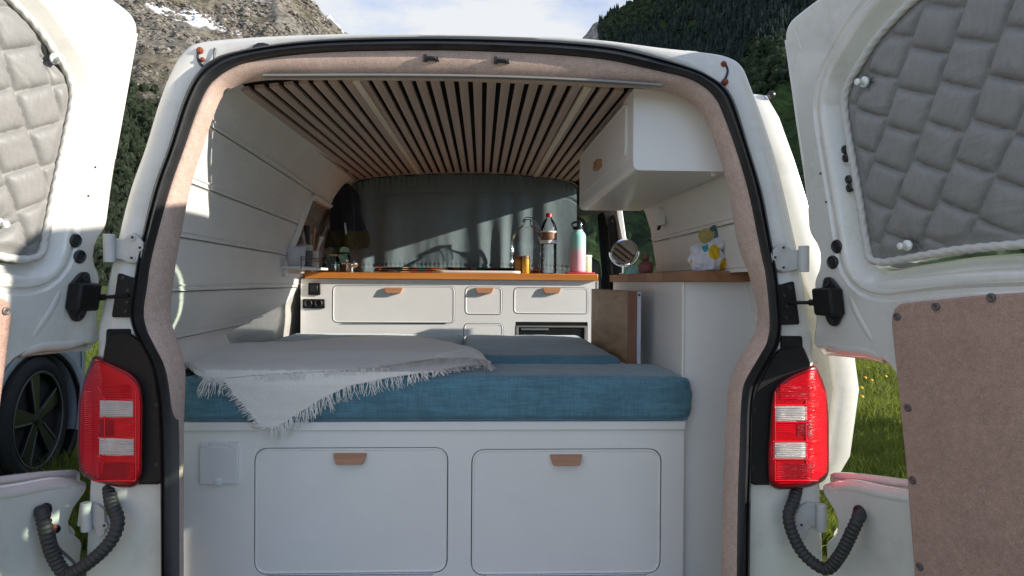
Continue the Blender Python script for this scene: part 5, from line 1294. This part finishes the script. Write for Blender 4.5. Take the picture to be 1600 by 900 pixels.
# dark jacket hanging beside the curtain
jk = thing('jacket', 'dark navy jacket with an olive hem hanging at the left of the curtain', 'jacket', (-.77, 3.74, .3))
navy = M('navy_cloth', (.010, .013, .022), .9, .3, 20, .3, 160, sheen=.1); olive = M('olive_cloth', (.050, .048, .018), .9, .3, 20, .3, 160)
def jkt(u, v, wob=1):
    a = 2 * pi * u; w_ = interp(v, [0, .15, .5, 1], [.028, .066, .082, .086]); dp = interp(v, [0, .2, 1], [.02, .045, .055])
    f = 1 + .30 * sin(5 * a + 3 * v) * v + .16 * sin(9 * a - 4 * v) * v + .16 * nz3(cos(a) * 2, sin(a) * 2, v * 3)
    return V3(-.745 + w_ * cos(a) * f + .02 * v, 3.74 + dp * sin(a) * f, .53 - .345 * v + .035 * nz3(cos(a) * 3, sin(a) * 3, 7) * v)
m = MB(); m.grid(lambda u, v: jkt(u, v * .74), 48, 22); m.build('jacket_body', navy, jk, ang=80)
m = MB(); m.grid(lambda u, v: jkt(u, .735 + v * .265) + V3(.004 * cos(2 * pi * u), .004 * sin(2 * pi * u), 0), 48, 8); m.build('hem', olive, jk, ang=80)
P = at(540, 357, Y=3.665); m = MB(); m.obox(P, (.0045, 0, .003), (0, .004, 0), (-.004, 0, .030)); m.build('zip_pull', steel, jk, .001)
m = MB(); m.tube([(-.745, 3.74, .525), (-.745, 3.74, .56), (-.73, 3.74, .575)], .004, 6); m.build('hook', steel, jk)

# right worktop: mirror, pot, bowl, lemon bag
RZ = WZ1 + .0003
my = 2.85; mc = at(971, 393, Y=my); mr_ = .0535
mc = mc + V3(.012, 0, 0); mi = thing('vanity_mirror', 'round chrome vanity mirror on a stand on the block worktop', 'mirror', (mc[0] + .01, my, RZ))
nrm_ = V3(-.44, -.86, .27); nrm_ = nrm_ / np.linalg.norm(nrm_); 
m = MB(); m.lathe([(.001, -.006), (mr_ * .8, -.010), (mr_ + .001, -.006), (mr_ + .004, 0), (mr_ + .001, .006), (mr_ - .004, .005), (mr_ - .005, .001)], mc, 44, nrm_); m.f = [f for f in m.f if len(f) == 4]; m.build('mirror_frame', chrome, mi, ang=60)
m = MB(); m.lathe([(mr_ - .003, .001), (mr_ - .003, .0018)], mc, 44, nrm_); m.build('mirror_glass', M('mirror_glass', (.80, .78, .77), .02, .01, metal=1, rvar=0), mi, ang=20)
sd2 = np.cross(nrm_, V3(0, 0, 1)); sd2 /= np.linalg.norm(sd2)
m = MB(); arc = [mc + sd2 * (mr_ + .010) * cos(a) + V3(0, 0, 1) * (mr_ + .010) * sin(a) for a in np.linspace(pi + .05, 2 * pi - .05, 24)]; m.tube(arc, .0042, 8)
for e in (arc[0], arc[-1]): m.tube([e, mc + (e - mc) * .93], .004, 8)
b0 = arc[12]; m.tube([b0, V3(b0[0], b0[1], RZ + .004)], .006, 10); m.lathe([(.036, 0), (.036, .003), (.010, .007), (.001, .008)], V3(b0[0] + .02, b0[1], RZ), 28); m.build('mirror_stand', chrome, mi, ang=60)
px_ = spot(1009, 2.65); pc = V3(px_, 2.65, RZ)
pp_ = thing('pineapple_pot', 'dusty pink pineapple shaped pot on the block worktop', 'pot', pc)
pm = M('dusty_pink', (.27, .085, .085), .6, .1, 30)
m = MB(); lo = []
for hh, r in ((0, .020), (.004, .026), (.018, .0295), (.032, .0285), (.042, .023), (.047, .014), (.048, .001)): lo.append([pc + V3((r + .0012 * cos(8 * a + hh * 260)) * cos(a), (r + .0012 * cos(8 * a + hh * 260)) * sin(a), hh) for a in np.linspace(0, 2 * pi, 41)[:-1]])
m.loft(lo, True, True, True); m.build('pot_body', pm, pp_, ang=80)
m = MB()
for k in range(11):
    a = k * 2.4; tl_ = .012 + .012 * (k % 3) / 2; d = V3(cos(a), sin(a), 0); b0 = pc + V3(0, 0, .047); m.add([b0 + d * .004 + V3(-d[1], d[0], 0) * .006, b0 + d * .004 - V3(-d[1], d[0], 0) * .006, b0 + d * .013 + V3(-d[1], d[0], 0) * .006 + V3(0, 0, tl_ * .8), b0 + d * .013 - V3(-d[1], d[0], 0) * .006 + V3(0, 0, tl_ * .8), b0 + d * .010 + V3(0, 0, tl_ + .012)], [(0, 1, 3, 2), (2, 3, 4)])
m.build('pot_crown', pm, pp_)
bx = spot(989, 2.78); bc = V3(bx, 2.78, RZ)
lathe_thing('bowl', 'small upturned aqua glass bowl between mirror and pink pot', 'bowl', [('bowl_body', M('aqua_glaze', (.30, .58, .52), .15, .15, 40, coat=.6), [(.040, 0), (.039, .010), (.030, .026), (.014, .036), (.001, .037)])], bc)
# cloth bag printed with lemons
lem = bpy.data.materials.new('lemon_print'); lem.use_nodes = True; t = lem.node_tree; b = t.nodes['Principled BSDF']; b.inputs['Roughness'].default_value = .9
tc = N(t, 'ShaderNodeTexCoord'); mp = N(t, 'ShaderNodeMapping'); mp.inputs['Scale'].default_value = (1, .5, .8); vz = N(t, 'ShaderNodeTexVoronoi'); vz.inputs['Scale'].default_value = 23; vz.inputs['Randomness'].default_value = .75
L(t, tc.outputs['Object'], mp.inputs[0]); L(t, mp.outputs[0], vz.inputs['Vector'])
lt = N(t, 'ShaderNodeMath', op='LESS_THAN'); lt.inputs[1].default_value = .43; L(t, vz.outputs['Distance'], lt.inputs[0])
sp2 = N(t, 'ShaderNodeSeparateColor'); L(t, vz.outputs['Color'], sp2.inputs[0]); rp = N(t, 'ShaderNodeValToRGB'); rp.color_ramp.interpolation = 'CONSTANT'
rp.color_ramp.elements[0].color = (.62, .40, .015, 1); rp.color_ramp.elements[1].position = .5; rp.color_ramp.elements[1].color = (.06, .30, .33, 1)
L(t, sp2.outputs[0], rp.inputs[0]); xx = N(t, 'ShaderNodeMix', data_type='RGBA'); xx.inputs[6].default_value = (.62, .62, .68, 1); L(t, lt.outputs[0], xx.inputs[0]); L(t, rp.outputs[0], xx.inputs[7]); L(t, xx.outputs[2], b.inputs['Base Color'])
LB = V3(spot(1106, 2.12), 2.12, RZ)
lb_ = thing('cloth_bag', 'crumpled white cloth bag printed with yellow lemons and teal dots in the corner', 'bag', LB, None)
def blob(c, rx_, ry, rz, sd, amp, nm, mat, n=40):
    m = MB(); m.grid(lambda u, v: (lambda d: V3(*c) + d * V3(rx_, ry, rz) * (1 + amp * fbm(d[0] * 1.6, d[1] * 1.6, d[2] * 1.6 + sd, 3) + amp * .5 * abs(nz3(d[0] * 3 + sd, d[2] * 5, d[1] * 3))))(V3(sin(pi * v) * cos(2 * pi * u), sin(pi * v) * sin(2 * pi * u), -cos(pi * v))), n, n // 2)
    for i, p in enumerate(m.v):
        if p[2] < RZ + .0005: m.v[i] = (p[0], p[1], RZ + .0005)
    return m.build(nm, mat, lb_, ang=80)
k_ = 1.96 / 1067
def sack(c, rx_, ry, rz, tilt, sd, cre, nm, mat):
    m = MB(); ct_, st_ = cos(tilt), sin(tilt)
    def fn(u, v):
        a = 2 * pi * u; z = -cos(pi * v); rr = sin(pi * v) ** .62
        d = V3(rr * cos(a), rr * sin(a), z)
        k = 1 + .16 * fbm(d[0] * 1.3 + sd, d[1] * 1.3, d[2] * 1.3, 3) - cre * abs(nz3(cos(a) * 2.6 + sd, sin(a) * 2.6, d[2] * 1.1 + .8 * sin(a))) * (.4 + .6 * v) - .10 * abs(nz3(d[0] * 4, d[2] * 4, sd + 3))
        p = d * V3(rx_, ry, rz) * k
        return c + V3(p[0] * ct_ - p[2] * st_, p[1], p[0] * st_ + p[2] * ct_)
    m.grid(fn, 72, 40)
    for i, p in enumerate(m.v):
        if p[2] < RZ + .0005: m.v[i] = (p[0], p[1], RZ + .0005)
    return m.build(nm, mat, lb_, ang=80)
sack(LB + V3(-.006, 0, .040), .060, .044, .050, .15, 2, .42, 'bag_body', lem)
sack(LB + V3(.018, -.012, .080), .056, .026, .020, .42, 7, .5, 'bag_flap', lem)
sack(LB + V3(.042, .012, .034), .036, .034, .040, -.3, 12, .5, 'bag_fold', lem)
sack(LB + V3(.046, .032, .062), .030, .022, .032, .2, 15, .4, 'bag_lining', M('straw_lining', (.33, .25, .11), .9, .2, 40))
tealc = M('teal_webbing', (.06, .15, .16), .9, .3, 60)
m = MB(); m.tube(crom([LB + V3(.030, .02, .095), LB + V3(.036, .02, .125), LB + V3(.028, .02, .140), LB + V3(.016, .02, .132)], 6), .008, 8); m.tube(crom([LB + V3(.040, -.012, .080), LB + V3(.058, -.016, .100), LB + V3(.068, -.012, .112), LB + V3(.060, .0, .118)], 6), .010, 8); m.build('strap', tealc, lb_)
m = MB(); m.lathe([(.026, 0), (.026, .004), (.001, .005)], LB + V3(.004, .03, .112), 24, (0, -1, .2)); m.build('lemon_slice', M('lemon_flesh', (.46, .36, .13), .8, .25, 60), lb_)
dbx = thing('dark_box', 'small dark wooden box in the corner behind the lemon cloth bag', 'box', (.75, 2.16, RZ))
m = MB(); m.box(LB[0] + .030, LB[0] + .064, 2.14, 2.20, RZ, RZ + .046); m.build('box_body', M('dark_wood_box', (.06, .035, .022), .6, .3, 30), dbx, .003)
# charger on the right wall
cpx = at(1027, 341, X=.700)
chg = thing('wall_charger', 'small white charger with a black plug on the right wall boards', 'charger', cpx)
X_ = wr_x(cpx[2], cpx[1]) - .001
m = MB(); m.box(X_ - .035, X_, cpx[1] - .028, cpx[1] + .022, cpx[2] - .030, cpx[2] + .040); cbd = m.build('charger_body', lacquer, chg, .004)
m = MB(); m.box(X_ - .012, X_, cpx[1] + .024, cpx[1] + .055, cpx[2] - .02, cpx[2] + .035); m.build('wall_plate', lacquer, chg, .002)
m = MB(); m.tube(crom([V3(X_ - .018, cpx[1] - .005, cpx[2] - .030), V3(X_ - .022, cpx[1] - .01, cpx[2] - .042), V3(X_ - .03, cpx[1] - .03, cpx[2] - .045)], 4), .006, 8); m.box(X_ - .028, X_ - .010, cpx[1] + .03, cpx[1] + .045, cpx[2] - .005, cpx[2] + .010); m.build('plug', plastic, chg)

# ================================================================== the car parked to the left
wc = at(73, 655, Y=3.94); gz = ground_z(wc[0], wc[1])
car = thing('parked_car', 'pale blue-white car parked to the left with black five-spoke wheels', 'car', (wc[0] - .9, 2.0, gz))
cp_ = M('pale_blue_paint', (.33, .37, .43), .25, .03, 3, coat=.8)
RW = wc[2] - gz
X0 = wc[0] - .015
def arc_pts(yc, r): return [(yc + r * cos(a), wc[2] + r * sin(a)) for a in np.linspace(pi + .35, -.35 + 0, 18)]
yb = wc[1]; yf = yb - 2.75
sil = [(yf - .80, gz + .30), (yf - .40, gz + .22)] + arc_pts(yf, .385) + [(yf + .5, gz + .20), (yb - .5, gz + .20)] + arc_pts(yb, .385) + [(yb + .395, gz + .42), (yb + .42, gz + .62), (yb + .40, gz + .95), (yb + .20, gz + 1.02), (yf + .6, gz + 1.0), (yf - .2, gz + .92), (yf - .75, gz + .74), (yf - .86, gz + .55)]
m = MB(); m.loft([[V3(X0 + dx_, y, z) for y, z in offset_poly(np.array(sil), o_)] for dx_, o_ in ((-1.78, .03), (-1.80, 0), (-1.74, 0), (-.06, 0), (-.01, .004), (0, .02), (-.004, .05))], True)
bd = m.build('car_body', cp_, car, ang=50)
m = MB(); m.box(X0 - 1.7, X0 - .15, yf - .7, yb + .36, gz + .22, gz + .90); m.build('underbody', rubber, car)
m = MB(); ins_ = offset_poly(np.array(sil), .045); tess(m, ins_, [], lambda u, v: V3(X0 - .010, u, v)); m.build('side_skin', cp_, car)
gh = [(yf + .55, gz + .98), (yf + 1.25, gz + 1.42), (yb - .5, gz + 1.45), (yb + .12, gz + 1.30), (yb + .34, gz + 1.0)]
m = MB(); m.loft([[V3(X0 - .04 - dx_ * (.30 if z > gz + 1.1 else .04), y, z) for y, z in smooth_poly(gh, .1, 4)] for dx_ in (0, 1)] , True)
m = MB(); g1 = smooth_poly(gh, .12, 4); ct_ = np.array(g1).mean(0)
m.loft([[V3(x_, ct_[0] + (y - ct_[0]) * s_, gz + .98 + (z - gz - .98) * s_) for y, z in g1] for x_, s_ in ((X0 - 1.62, .97), (X0 - 1.5, 1), (X0 - .30, 1), (X0 - .20, .97))], True, True, True); m.build('cabin', cp_, car, ang=50)
m = MB(); m.prism([V3(X0 - .19, ct_[0] + (y - ct_[0]) * .86, gz + 1.02 + (z - gz - .98) * .82) for y, z in g1], (-.02, 0, 0)); m.build('side_window', M('dark_window', (.01, .012, .014), .08, .05), car)
m = MB(); m.lathe([(.40, -.25), (.40, -.018), (.372, -.014), (.365, -.03)], (X0, yb, wc[2]), 40, (1, 0, 0)); m.f = [f for f in m.f if len(f) == 4]; m.build('wheel_arch', plastic, car)
for y, st_ in ((yb, .12), (yf, .0)):
    wh = bpy.data.objects.new('wheel', None); COL.objects.link(wh); wh.parent = car
    wheel(wh, (wc[0] - .03, y, wc[2]), 1, R=RW, rim_r=RW * .755, steer=st_)
